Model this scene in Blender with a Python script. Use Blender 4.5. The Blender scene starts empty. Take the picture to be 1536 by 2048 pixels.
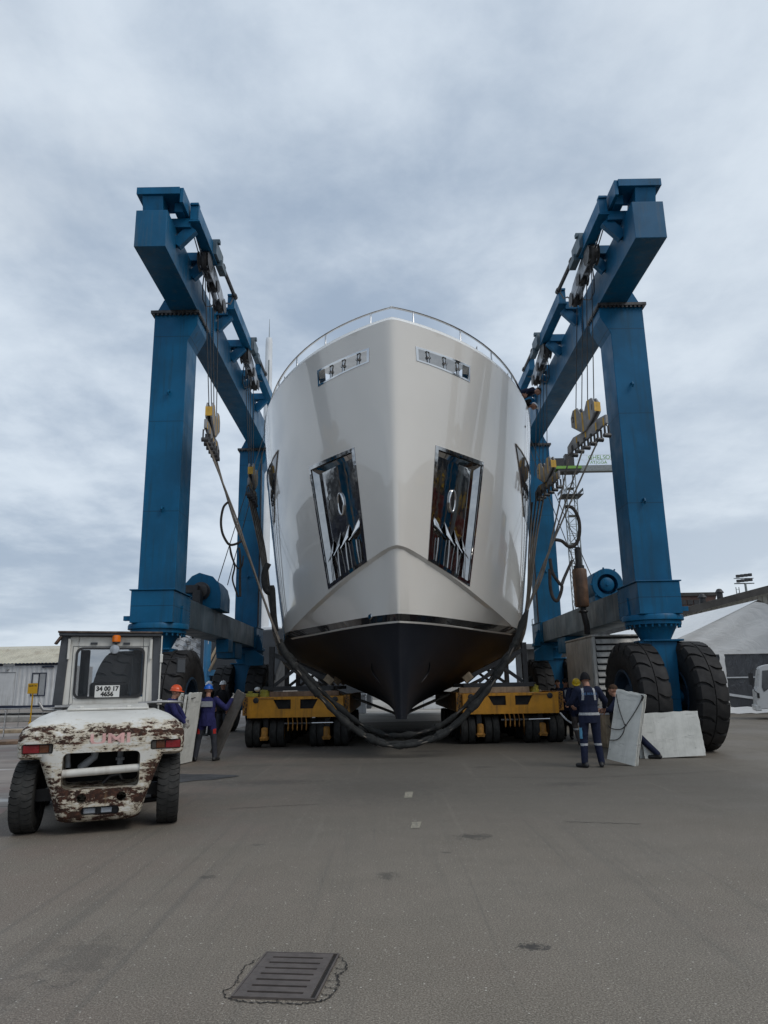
import bpy, bmesh, math, random
import numpy as np
from mathutils import Vector, Matrix, Euler
R = math.radians
rnd = random.Random(7)
SC = bpy.context.scene
COL = SC.collection
ORG = {}

# ---------------------------------------------------------------- object helpers
def tag(o, label=None, cat=None, group=None, kind=None):
    if label: o['label'] = label
    if cat: o['category'] = cat
    if group: o['group'] = group
    if kind: o['kind'] = kind
    return o

def thing(name, label, cat, loc=(0, 0, 0), rotz=0.0, group=None, world=True):
    """an Empty at the base of a thing; parts are its children"""
    o = bpy.data.objects.new(name, None)
    COL.objects.link(o)
    o.empty_display_size = 0.2
    o.location = loc
    o.rotation_euler = (0, 0, rotz)
    tag(o, label, cat, group)
    ORG[o.name] = Vector(loc) if world and rotz == 0 else Vector((0, 0, 0))
    return o

def children(o):
    return [c for c in bpy.data.objects if c.parent == o]

def copy_tree(o, parent=None):
    c = o.copy(); COL.objects.link(c)
    if parent: c.parent = parent
    for ch in children(o):
        copy_tree(ch, c)
    return c

class MB:
    """collects shapes and links them as ONE mesh object"""
    def __init__(s):
        s.v = []; s.f = []; s.m = []; s.mi = 0
    def add(s, vs, fs):
        n = len(s.v)
        s.v += [tuple(float(c) for c in v) for v in vs]
        s.f += [tuple(i + n for i in f) for f in fs]
        s.m += [s.mi] * len(fs)
        return s
    def box(s, x0, x1, y0, y1, z0, z1, M=None):
        p = [(x, y, z) for z in (z0, z1) for y in (y0, y1) for x in (x0, x1)]
        if M is not None: p = [M @ Vector(q) for q in p]
        return s.add(p, [(0, 2, 3, 1), (4, 5, 7, 6), (0, 1, 5, 4), (2, 6, 7, 3), (0, 4, 6, 2), (1, 3, 7, 5)])
    def cbox(s, c, d, rot=None):
        M = Matrix.Translation(c)
        if rot is not None:
            M = M @ (Euler(rot).to_matrix().to_4x4() if not isinstance(rot, Matrix) else rot.to_4x4())
        return s.box(-d[0]/2, d[0]/2, -d[1]/2, d[1]/2, -d[2]/2, d[2]/2, M)
    def beam(s, a, b, w, h, up=(0, 0, 1)):
        """box bar from a to b"""
        a = Vector(a); b = Vector(b); y = (b - a); L = y.length; y.normalize()
        u = Vector(up)
        x = y.cross(u)
        if x.length < 1e-4: x = y.cross(Vector((1, 0, 0)))
        x.normalize(); z = x.cross(y)
        M = Matrix((x, y, z)).transposed().to_4x4(); M.translation = a
        return s.box(-w/2, w/2, 0, L, -h/2, h/2, M)
    def prism(s, poly, axis, d0, d1, M=None):
        """extrude a 2d polygon along axis 'x','y','z'"""
        def P(p, d):
            return {'x': (d, p[0], p[1]), 'y': (p[0], d, p[1]), 'z': (p[0], p[1], d)}[axis]
        n = len(poly)
        vs = [P(p, d0) for p in poly] + [P(p, d1) for p in poly]
        if M is not None: vs = [M @ Vector(v) for v in vs]
        return s.add(vs, [tuple(range(n)), tuple(range(2*n-1, n-1, -1))] +
                     [(i, i+n, (i+1) % n + n, (i+1) % n) for i in range(n)])
    def tube(s, path, r, n=8, cap=True, flat=None, closed=False):
        P = [Vector(p) for p in path]; k = len(P)
        rs = r if isinstance(r, (list, tuple)) else [r]*k
        vs = []; T = []
        for i in range(k):
            if closed: t = P[(i+1) % k] - P[i-1]
            else: t = P[min(i+1, k-1)] - P[max(i-1, 0)]
            T.append(t.normalized() if t.length > 1e-9 else Vector((0, 0, 1)))
        up = Vector((0, 0, 1)) if abs(T[0].z) < 0.9 else Vector((1, 0, 0))
        x = T[0].cross(up).normalized()
        for i in range(k):
            x = (x - T[i]*x.dot(T[i]))
            if x.length < 1e-6: x = T[i].orthogonal()
            x.normalize(); y = T[i].cross(x)
            fx, fy = flat if flat else (1, 1)
            for j in range(n):
                a = 2*math.pi*j/n
                vs.append(P[i] + (x*math.cos(a)*fx + y*math.sin(a)*fy)*rs[i])
        fs = []
        m = k if closed else k-1
        for i in range(m):
            i2 = (i+1) % k
            for j in range(n):
                j2 = (j+1) % n
                fs.append((i*n+j, i*n+j2, i2*n+j2, i2*n+j))
        if cap and not closed:
            fs.append(tuple(range(n-1, -1, -1))); fs.append(tuple((k-1)*n+j for j in range(n)))
        return s.add(vs, fs)
    def lathe(s, prof, c=(0, 0, 0), axis='z', n=24, M=None, cap=True):
        """prof: (radius, height) list revolved around axis"""
        vs = []; k = len(prof)
        for (r, h) in prof:
            for j in range(n):
                a = 2*math.pi*j/n; p, q = r*math.cos(a), r*math.sin(a)
                v = {'z': (p, q, h), 'x': (h, p, q), 'y': (q, h, p)}[axis]
                v = Vector(v)
                if M is not None: v = M @ v
                vs.append(v + Vector(c))
        fs = []
        for i in range(k-1):
            for j in range(n):
                j2 = (j+1) % n
                fs.append((i*n+j, i*n+j2, (i+1)*n+j2, (i+1)*n+j))
        if cap and prof[0][0] > 1e-6: fs.append(tuple(range(n-1, -1, -1)))
        if cap and prof[-1][0] > 1e-6: fs.append(tuple((k-1)*n+j for j in range(n)))
        return s.add(vs, fs)
    def cyl(s, a, b, r, n=16):
        return s.tube([a, b], r, n)
    def grid(s, pts, flip=False):
        h = len(pts); w = len(pts[0])
        vs = [p for row in pts for p in row]
        fs = []
        for i in range(h-1):
            for j in range(w-1):
                q = (i*w+j, i*w+j+1, (i+1)*w+j+1, (i+1)*w+j)
                fs.append(q[::-1] if flip else q)
        return s.add(vs, fs)
    def ball(s, c, r, n=12, m=8, sc=(1, 1, 1), M=None):
        prof = [(math.sin(math.pi*i/m), -math.cos(math.pi*i/m)) for i in range(m+1)]
        vs = []
        for (a, h) in prof:
            for j in range(n):
                t = 2*math.pi*j/n
                v = Vector((a*math.cos(t)*r*sc[0], a*math.sin(t)*r*sc[1], h*r*sc[2]))
                if M is not None: v = M @ v
                vs.append(v + Vector(c))
        fs = [(i*n+j, i*n+(j+1) % n, (i+1)*n+(j+1) % n, (i+1)*n+j) for i in range(m) for j in range(n)]
        return s.add(vs, fs)
    def text(s, body, size, M, depth=0.004, align='CENTER', bold=0.0):
        cu = bpy.data.curves.new('t', 'FONT'); cu.body = body; cu.size = size
        cu.extrude = depth/2; cu.align_x = align; cu.align_y = 'CENTER'
        cu.resolution_u = 3; cu.offset = bold
        o = bpy.data.objects.new('t', cu); COL.objects.link(o)
        dg = bpy.context.evaluated_depsgraph_get()
        me = o.evaluated_get(dg).to_mesh()
        s.add([M @ v.co for v in me.vertices], [tuple(p.vertices) for p in me.polygons])
        o.evaluated_get(dg).to_mesh_clear()
        bpy.data.objects.remove(o); bpy.data.curves.remove(cu)
        return s
    def build(s, name, mats, parent=None, smooth=None, bevel=0, seg=2, merge=False, recalc=True, kind=None, shift=None):
        me = bpy.data.meshes.new(name)
        o0 = Vector((0, 0, 0))
        if parent is not None:
            o0 = ORG.get(parent.name, Vector((0, 0, 0)))
        if shift is not None: o0 = Vector(shift)
        me.from_pydata([(v[0]-o0.x, v[1]-o0.y, v[2]-o0.z) for v in s.v], [], s.f)
        if not isinstance(mats, (list, tuple)): mats = [mats]
        for m in mats: me.materials.append(m)
        me.polygons.foreach_set('material_index', s.m)
        if merge or recalc:
            bm = bmesh.new(); bm.from_mesh(me)
            if merge: bmesh.ops.remove_doubles(bm, verts=bm.verts, dist=1e-4)
            if recalc: bmesh.ops.recalc_face_normals(bm, faces=bm.faces)
            bm.to_mesh(me); bm.free()
        me.update()
        if smooth:
            me.polygons.foreach_set('use_smooth', [True]*len(me.polygons))
            me.set_sharp_from_angle(angle=R(smooth))
        o = bpy.data.objects.new(name, me); COL.objects.link(o)
        if parent is not None:
            o.parent = parent
            ORG[o.name] = o0
        elif shift is not None:
            o.location = shift
        if bevel:
            b = o.modifiers.new('b', 'BEVEL'); b.width = bevel; b.segments = seg
            b.limit_method = 'ANGLE'; b.angle_limit = R(35); b.harden_normals = False
        if kind: o['kind'] = kind
        return o

def apply_mods(o):
    dg = bpy.context.evaluated_depsgraph_get(); dg.update()
    me = bpy.data.meshes.new_from_object(o.evaluated_get(dg))
    old = o.data; o.modifiers.clear(); o.data = me
    bpy.data.meshes.remove(old)

def boolean(o, cutters, op='DIFFERENCE'):
    for c in cutters:
        m = o.modifiers.new('x', 'BOOLEAN'); m.object = c; m.operation = op; m.solver = 'EXACT'
    apply_mods(o)
    for c in cutters: bpy.data.objects.remove(c)

def sharp(o, deg):
    me = o.data
    me.polygons.foreach_set('use_smooth', [True]*len(me.polygons))
    me.set_sharp_from_angle(angle=R(deg))

# ---------------------------------------------------------------- materials
def lin(r, g, b):
    f = lambda c: (c/255/12.92) if c <= 10 else ((c/255+0.055)/1.055)**2.4
    return (f(r), f(g), f(b))

class N:
    """tiny node-tree helper"""
    def __init__(s, mat):
        s.t = mat.node_tree; s.n = s.t.nodes; s.l = s.t.links
        s.bsdf = s.n.get('Principled BSDF')
    def new(s, typ, **kw):
        n = s.n.new(typ)
        for k, v in kw.items():
            if k.startswith('_'): setattr(n, k[1:], v)
        return n
    def put(s, sock, v):
        if hasattr(v, 'is_output') or isinstance(v, bpy.types.NodeSocket): s.l.new(v, sock)
        else:
            if isinstance(v, (tuple, list)) and len(v) == 3 and sock.type == 'RGBA': v = (*v, 1)
            sock.default_value = v
    def coord(s, which='Object'):
        return s.n.new('ShaderNodeTexCoord').outputs[which]
    def pos(s):
        return s.n.new('ShaderNodeNewGeometry').outputs['Position']
    def mapping(s, vec, scale=(1, 1, 1), loc=(0, 0, 0), rot=(0, 0, 0)):
        m = s.n.new('ShaderNodeMapping'); s.l.new(vec, m.inputs[0])
        m.inputs['Scale'].default_value = scale; m.inputs['Location'].default_value = loc
        m.inputs['Rotation'].default_value = rot
        return m.outputs[0]
    def noise(s, vec, scale, detail=4, rough=0.55, dist=0.0, out=0):
        n = s.n.new('ShaderNodeTexNoise'); s.l.new(vec, n.inputs['Vector'])
        n.inputs['Scale'].default_value = scale; n.inputs['Detail'].default_value = detail
        n.inputs['Roughness'].default_value = rough; n.inputs['Distortion'].default_value = dist
        return n.outputs[out]
    def voro(s, vec, scale, feature='F1', out='Distance', rnd=1.0):
        n = s.n.new('ShaderNodeTexVoronoi'); n.feature = feature; s.l.new(vec, n.inputs['Vector'])
        n.inputs['Scale'].default_value = scale; n.inputs['Randomness'].default_value = rnd
        return n.outputs[out]
    def ramp(s, fac, a, b, ca=0.0, cb=1.0, smooth=True):
        m = s.n.new('ShaderNodeMapRange'); m.interpolation_type = 'SMOOTHSTEP' if smooth else 'LINEAR'
        s.l.new(fac, m.inputs[0])
        for i, v in ((1, a), (2, b), (3, ca), (4, cb)): m.inputs[i].default_value = v
        return m.outputs[0]
    def mix(s, fac, a, b):
        m = s.n.new('ShaderNodeMix'); m.data_type = 'RGBA'
        s.put(m.inputs[0], fac); s.put(m.inputs[6], a); s.put(m.inputs[7], b)
        return m.outputs[2]
    def mul(s, a, b, op='MULTIPLY', clamp=False):
        m = s.n.new('ShaderNodeMath'); m.operation = op; m.use_clamp = clamp
        s.put(m.inputs[0], a); s.put(m.inputs[1], b)
        return m.outputs[0]
    def sep(s, vec):
        m = s.n.new('ShaderNodeSeparateXYZ'); s.l.new(vec, m.inputs[0]); return m.outputs
    def bump(s, h, strength=0.3, dist=0.01):
        b = s.n.new('ShaderNodeBump'); b.inputs['Strength'].default_value = strength
        b.inputs['Distance'].default_value = dist; s.l.new(h, b.inputs['Height'])
        s.l.new(b.outputs[0], s.bsdf.inputs['Normal'])
    def set(s, **kw):
        for k, v in kw.items():
            s.put(s.bsdf.inputs[{'color': 'Base Color', 'rough': 'Roughness', 'metal': 'Metallic', 'coat': 'Coat Weight',
                                 'coat_rough': 'Coat Roughness', 'spec': 'Specular IOR Level', 'trans': 'Transmission Weight',
                                 'alpha': 'Alpha', 'emit': 'Emission Strength', 'emitc': 'Emission Color'}[k]], v)

def newmat(name):
    m = bpy.data.materials.new(name); m.use_nodes = True
    return m, N(m)

def paint(name, col, rough=0.5, metal=0.0, var=0.25, scale=3.0, dirt=None, dirt_amt=0.35, streak=True, bump=0.0, spec=0.5, grime=None):
    """base colour with worn variation, optional vertical dirt streaks"""
    m, n = newmat(name)
    co = n.coord()
    a = n.noise(co, scale, 6, 0.6)
    c = n.mix(n.ramp(a, 0.3, 0.7), tuple(x*(1-var) for x in col), tuple(min(1, x*(1+var)) for x in col))
    if dirt is not None:
        if streak:
            st = n.noise(n.mapping(co, (3.2, 3.2, 0.22)), 2.2, 6, 0.65)
        else:
            st = n.noise(co, scale*0.7, 8, 0.7)
        c = n.mix(n.mul(n.ramp(st, 0.48, 0.72), dirt_amt), c, dirt)
    n.set(color=c, rough=n.ramp(n.noise(co, scale*2.3, 5), 0.3, 0.7, max(0.02, rough-0.08), min(1, rough+0.1)), metal=metal, spec=spec)
    if bump:
        n.bump(n.noise(co, scale*9, 5), bump, 0.01)
    return m

M = {}
M['blue'] = paint('blue_steel', (0.003, 0.095, 0.205), 0.45, var=0.18, scale=0.9, dirt=(0.010, 0.060, 0.108), dirt_amt=0.7, bump=0.03, spec=0.22)
M['blue_girder'] = paint('blue_steel_stained', (0.004, 0.086, 0.182), 0.4, var=0.2, scale=0.8, dirt=(0.075, 0.105, 0.13), dirt_amt=0.6, bump=0.03, spec=0.3)
M['blue_grimy'] = paint('blue_steel_grimy', (0.045, 0.082, 0.11), 0.5, var=0.3, scale=0.8, dirt=(0.16, 0.17, 0.175), dirt_amt=0.75, bump=0.04)
M['blue_light'] = paint('blue_light', (0.045, 0.21, 0.40), 0.45, var=0.15, scale=1.5, dirt=(0.09, 0.16, 0.22), dirt_amt=0.5)
M['grime_steel'] = paint('greasy_steel', (0.06, 0.06, 0.062), 0.5, var=0.5, scale=5, dirt=(0.02, 0.018, 0.016), dirt_amt=0.8, metal=0.3)
M['pale_steel'] = paint('pale_grey_steel', (0.34, 0.37, 0.41), 0.5, var=0.25, scale=3, dirt=(0.06, 0.06, 0.06), dirt_amt=0.7)
M['black'] = paint('black_steel', (0.018, 0.018, 0.02), 0.5, var=0.4, scale=4)
M['dark'] = paint('dark_void', (0.006, 0.006, 0.007), 0.8, var=0.2)
M['rubber'] = paint('tyre_rubber', (0.021, 0.0205, 0.021), 0.75, var=0.35, scale=2.2, dirt=(0.055, 0.05, 0.046), dirt_amt=0.55, streak=False, bump=0.15, spec=0.3)
M['rubber2'] = paint('old_tyre_rubber', (0.032, 0.032, 0.031), 0.8, var=0.3, scale=6, dirt=(0.07, 0.065, 0.06), dirt_amt=0.6, streak=False, bump=0.2, spec=0.25)
M['rim'] = paint('blue_rim', (0.012, 0.03, 0.055), 0.55, var=0.3, scale=4, dirt=(0.02, 0.02, 0.02), dirt_amt=0.6, streak=False)
M['rope'] = paint('wire_rope', (0.025, 0.026, 0.028), 0.55, var=0.4, scale=20, metal=0.4)
M['strap'] = paint('worn_sling', (0.13, 0.115, 0.098), 0.85, var=0.35, scale=3, dirt=(0.035, 0.03, 0.028), dirt_amt=0.6, streak=False, bump=0.3)
M['strap_dark'] = paint('dark_sling', (0.014, 0.015, 0.015), 0.9, var=0.45, scale=6, dirt=(0.045, 0.045, 0.04), dirt_amt=0.5, streak=False, bump=0.5)
M['strap_brown'] = paint('brown_strap', (0.02, 0.016, 0.014), 0.85, var=0.4, scale=5)
M['block_grey'] = paint('block_grey', (0.26, 0.26, 0.265), 0.55, var=0.25, scale=3, dirt=(0.08, 0.075, 0.07), dirt_amt=0.7)
M['block_yellow'] = paint('block_yellow', (0.62, 0.36, 0.035), 0.5, var=0.2, scale=4, dirt=(0.12, 0.09, 0.05), dirt_amt=0.5)
M['yellow'] = paint('trailer_yellow', (0.60, 0.265, 0.012), 0.5, var=0.18, scale=2.5, dirt=(0.16, 0.07, 0.02), dirt_amt=0.55, bump=0.03)
M['yellow_rust'] = paint('trailer_rusty_yellow', (0.36, 0.17, 0.03), 0.65, var=0.4, scale=6, dirt=(0.09, 0.04, 0.018), dirt_amt=0.8, bump=0.1)
M['drum'] = paint('olive_yellow', (0.34, 0.30, 0.04), 0.55, var=0.3, scale=5, dirt=(0.1, 0.09, 0.03), dirt_amt=0.6)
M['timber'] = paint('timber', (0.23, 0.15, 0.10), 0.85, var=0.35, scale=4, dirt=(0.1, 0.065, 0.045), dirt_amt=0.6, bump=0.2)
M['timber_pale'] = paint('timber_pale', (0.31, 0.225, 0.15), 0.85, var=0.35, scale=4, dirt=(0.15, 0.1, 0.07), dirt_amt=0.6, bump=0.2)
M['pale_wood'] = paint('pale_wood', (0.36, 0.28, 0.19), 0.85, var=0.3, scale=4, dirt=(0.16, 0.12, 0.08), dirt_amt=0.6, bump=0.2)
M['silencer'] = paint('heat_browned_steel', (0.16, 0.09, 0.055), 0.5, var=0.4, scale=3, dirt=(0.05, 0.05, 0.05), dirt_amt=0.7, metal=0.25)
M['chrome'] = paint('polished_steel', (0.62, 0.62, 0.62), 0.07, var=0.04, scale=3, metal=1.0)
M['chrome_dark'] = paint('polished_steel_dark', (0.42, 0.42, 0.42), 0.05, var=0.08, scale=3, metal=1.0)
_n = N(M['chrome_dark']); _n.bump(_n.noise(_n.coord(), 2.0, 2, .5, .4), .16, .03)
M['white_deck'] = paint('white_gelcoat', (0.78, 0.78, 0.76), 0.25, var=0.03, scale=2)
M['glass_dark'] = paint('dark_glass', (0.012, 0.013, 0.016), 0.04, var=0.1, scale=2, spec=0.8)
M['grey_cab'] = paint('cabinet_grey', (0.46, 0.455, 0.43), 0.5, var=0.18, scale=2, dirt=(0.12, 0.12, 0.115), dirt_amt=0.6)
M['white_metal'] = paint('white_sheet', (0.56, 0.57, 0.58), 0.5, var=0.08, scale=1.5, dirt=(0.33, 0.32, 0.30), dirt_amt=0.5)
M['cream_roof'] = paint('cream_roof_sheet', (0.47, 0.44, 0.35), 0.6, var=0.12, scale=1.2, dirt=(0.22, 0.17, 0.12), dirt_amt=0.5, streak=False)
M['navy_trim'] = paint('navy_trim', (0.016, 0.022, 0.045), 0.5, var=0.2)
M['sign_yellow'] = paint('sign_yellow', (0.66, 0.36, 0.008), 0.5, var=0.12, scale=6)
M['galv'] = paint('galvanised', (0.30, 0.30, 0.30), 0.45, var=0.25, scale=6, metal=0.5)
M['canvas'] = paint('white_canvas', (0.66, 0.67, 0.68), 0.7, var=0.05, scale=1.2, dirt=(0.5, 0.5, 0.5), dirt_amt=0.4, bump=0.0)
M['truck_white'] = paint('truck_white', (0.62, 0.63, 0.63), 0.3, var=0.04, scale=2)
M['beige_wall'] = paint('beige_cladding', (0.38, 0.37, 0.33), 0.7, var=0.12, scale=0.6, dirt=(0.2, 0.19, 0.17), dirt_amt=0.5)
M['roof_dark'] = paint('dark_roof', (0.04, 0.038, 0.036), 0.8, var=0.3, scale=0.8)
M['brown_wall'] = paint('brown_cladding', (0.075, 0.042, 0.034), 0.8, var=0.35, scale=0.35, dirt=(0.03, 0.025, 0.025), dirt_amt=0.7)
M['lime'] = paint('lime_green', (0.16, 0.33, 0.05), 0.5, var=0.1)
M['crane_grey'] = paint('crane_grey', (0.20, 0.22, 0.22), 0.6, var=0.2)
M['ship_hull'] = paint('ship_hull_slate', (0.028, 0.033, 0.040), 0.5, var=0.25, scale=0.5, dirt=(0.05, 0.05, 0.05), dirt_amt=0.5)
M['ship_white'] = paint('ship_white', (0.66, 0.68, 0.70), 0.5, var=0.06, scale=0.5)
M['letter_white'] = paint('letter_white', (0.62, 0.64, 0.66), 0.6, var=0.1)
M['letter_grey'] = paint('letter_grey', (0.22, 0.23, 0.24), 0.6, var=0.2)
M['letter_black'] = paint('letter_black', (0.012, 0.012, 0.012), 0.6, var=0.1)
M['pink'] = paint('faded_pink_paint', (0.66, 0.38, 0.36), 0.7, var=0.15, scale=8, dirt=(0.66, 0.6, 0.55), dirt_amt=0.9, streak=False)
M['iron'] = paint('cast_iron', (0.105, 0.088, 0.080), 0.55, var=0.18, scale=9, dirt=(0.12, 0.105, 0.095), dirt_amt=0.5, streak=False, bump=0.12, metal=0.2)
M['crack'] = paint('crack_black', (0.018, 0.016, 0.015), 0.95, var=0.4, scale=30)
M['tar'] = paint('tar_patch', (0.045, 0.045, 0.047), 0.7, var=0.3, scale=2, bump=0.2)
M['concrete'] = paint('block_concrete', (0.30, 0.29, 0.27), 0.9, var=0.2, scale=3, bump=0.2)

def weather(m, step, seed):
    """plate seams, small rust spots and chipped edges on painted steel"""
    n = N(m); b = n.bsdf.inputs['Base Color']; src = b.links[0].from_socket
    co = n.coord(); z = n.sep(co)
    c = src
    sp_ = n.noise(n.mapping(co, (1, 1, .6), (seed, 0, 0)), 7.0, 8, .8)
    c = n.mix(n.mul(n.ramp(sp_, .70, .735), .75), c, (0.07, 0.036, 0.02))
    run = n.noise(n.mapping(co, (9, 9, .16), (seed, 2, 0)), 1.0, 5, .7)
    c = n.mix(n.mul(n.ramp(run, .62, .72), .30), c, (0.05, 0.055, 0.055))
    fz = n.mul(n.mul(z[2], 1.0/step), 1.0, 'FRACT')
    c = n.mix(n.mul(n.ramp(n.mul(n.mul(fz, .5, 'SUBTRACT'), 1.0, 'ABSOLUTE'), .006, .003), .5), c, (0.004, 0.02, 0.04))
    sc_ = n.noise(n.mapping(co, (30, 30, 2), (0, seed, 0)), 1.0, 3, .6)
    c = n.mix(n.mul(n.ramp(sc_, .70, .74), .35), c, (0.05, 0.12, 0.19))
    n.l.new(c, b)
weather(M['blue'], 2.37, 1.0); weather(M['blue_girder'], 50.0, 4.0)
# ---------------------------------------------------------------- camera
F_PX, PITCH, ROLL, EYE = 1450.0, R(13.5), R(1.0), 1.6
cam_d = bpy.data.cameras.new('camera'); cam = bpy.data.objects.new('camera', cam_d); COL.objects.link(cam)
fwd = Vector((0, math.cos(PITCH), math.sin(PITCH))); r0 = Vector((1, 0, 0)); u0 = r0.cross(fwd)
cr = r0*math.cos(ROLL) - u0*math.sin(ROLL); cu_ = r0*math.sin(ROLL) + u0*math.cos(ROLL)
mw = Matrix((cr, cu_, -fwd)).transposed().to_4x4(); mw.translation = (0, 0, EYE)
cam.matrix_world = mw
cam_d.sensor_fit = 'VERTICAL'; cam_d.sensor_height = 36.0; cam_d.lens = 36.0*F_PX/2048
cam_d.clip_start = 0.05; cam_d.clip_end = 3000
SC.camera = cam
SC.view_settings.view_transform = 'Standard'; SC.view_settings.look = 'None'
SC.view_settings.exposure = 0.0; SC.view_settings.gamma = 1.0
SC.render.engine = 'CYCLES'; SC.cycles.max_bounces = 6; SC.cycles.diffuse_bounces = 3
SC.cycles.use_denoising = True

# ---------------------------------------------------------------- overcast sky and soft sun
SUN_EL, SUN_AZ = R(47), R(128)      # azimuth clockwise from +Y: high, to the right and a little behind the camera
W = bpy.data.worlds.new('World'); SC.world = W; W.use_nodes = True
wt = W.node_tree; wt.nodes.clear()
class WN(N):
    def __init__(s, t): s.t = t; s.n = t.nodes; s.l = t.links
w = WN(wt)
out = wt.nodes.new('ShaderNodeOutputWorld'); bg = wt.nodes.new('ShaderNodeBackground')
sky = wt.nodes.new('ShaderNodeTexSky'); sky.sky_type = 'NISHITA'; sky.sun_disc = False
sky.sun_elevation = SUN_EL; sky.sun_rotation = SUN_AZ; sky.air_density = 1.2; sky.dust_density = 2.0
gen = w.coord('Generated')
sp = w.sep(gen)
zc = w.mul(w.mul(sp[2], 0.0, 'MAXIMUM'), 0.16, 'ADD')
cb = wt.nodes.new('ShaderNodeCombineXYZ')
w.l.new(w.mul(sp[0], zc, 'DIVIDE'), cb.inputs[0]); w.l.new(w.mul(sp[1], zc, 'DIVIDE'), cb.inputs[1])
pl = cb.outputs[0]
big = w.noise(w.mapping(pl, (0.62, 0.5, 1), (8.2, 9.1, 0)), 1.0, 3, 0.5, 0.25)
mid = w.noise(w.mapping(pl, (1, 0.85, 1), (1.1, 5.2, 0)), 1.55, 8, 0.56, 0.15)
fine = w.noise(w.mapping(pl, (1, 1, 1), (1.1, 4.2, 0)), 5.5, 8, 0.62, 0.2)
den = w.mul(w.mul(w.mul(big, 0.50), w.mul(mid, 0.46), 'ADD'), w.mul(fine, 0.13), 'ADD')
t = w.ramp(den, 0.45, 0.655)
ccol = w.mix(t, (6.7, 8.4, 10.8), (13.4, 15.0, 16.8))
# thin bright gaps
gap = w.ramp(w.noise(w.mapping(pl, (0.8, 0.55, 1), (12.4, 3.3, 0)), 1.2, 7, 0.55, 0.1), 0.60, 0.78)
ccol = w.mix(w.mul(gap, 0.7), ccol, (14.8, 16.0, 17.2))
# brighter low band towards the horizon and darker far bank
low = w.ramp(sp[2], 0.0, 0.30, 1.0, 0.0)
ccol = w.mix(w.mul(low, 0.40), ccol, (11.6, 13.2, 14.8))
side = w.ramp(w.mul(sp[0], 0.06, 'SUBTRACT'), 0.0, 0.45, 0.0, 1.0)
ccol = w.mix(w.mul(side, 0.38), ccol, (14.2, 15.6, 17.0))
# the cloud deck is far brighter than the blue behind it; keep a little of the clear sky's colour
c = w.mix(0.93, sky.outputs[0], ccol)
wt.links.new(c, bg.inputs['Color']); bg.inputs['Strength'].default_value = 0.0545
wt.links.new(bg.outputs[0], out.inputs['Surface'])

sd = bpy.data.lights.new('sun', 'SUN'); sun = bpy.data.objects.new('sun', sd); COL.objects.link(sun)
sd.energy = 1.25; sd.angle = R(30); sd.color = (1.0, 0.95, 0.88)
sdir = Vector((math.sin(SUN_AZ)*math.cos(SUN_EL), math.cos(SUN_AZ)*math.cos(SUN_EL), math.sin(SUN_EL)))
sun.rotation_euler = sdir.to_track_quat('Z', 'Y').to_euler()
sun.location = (20, -20, 40)

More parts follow.
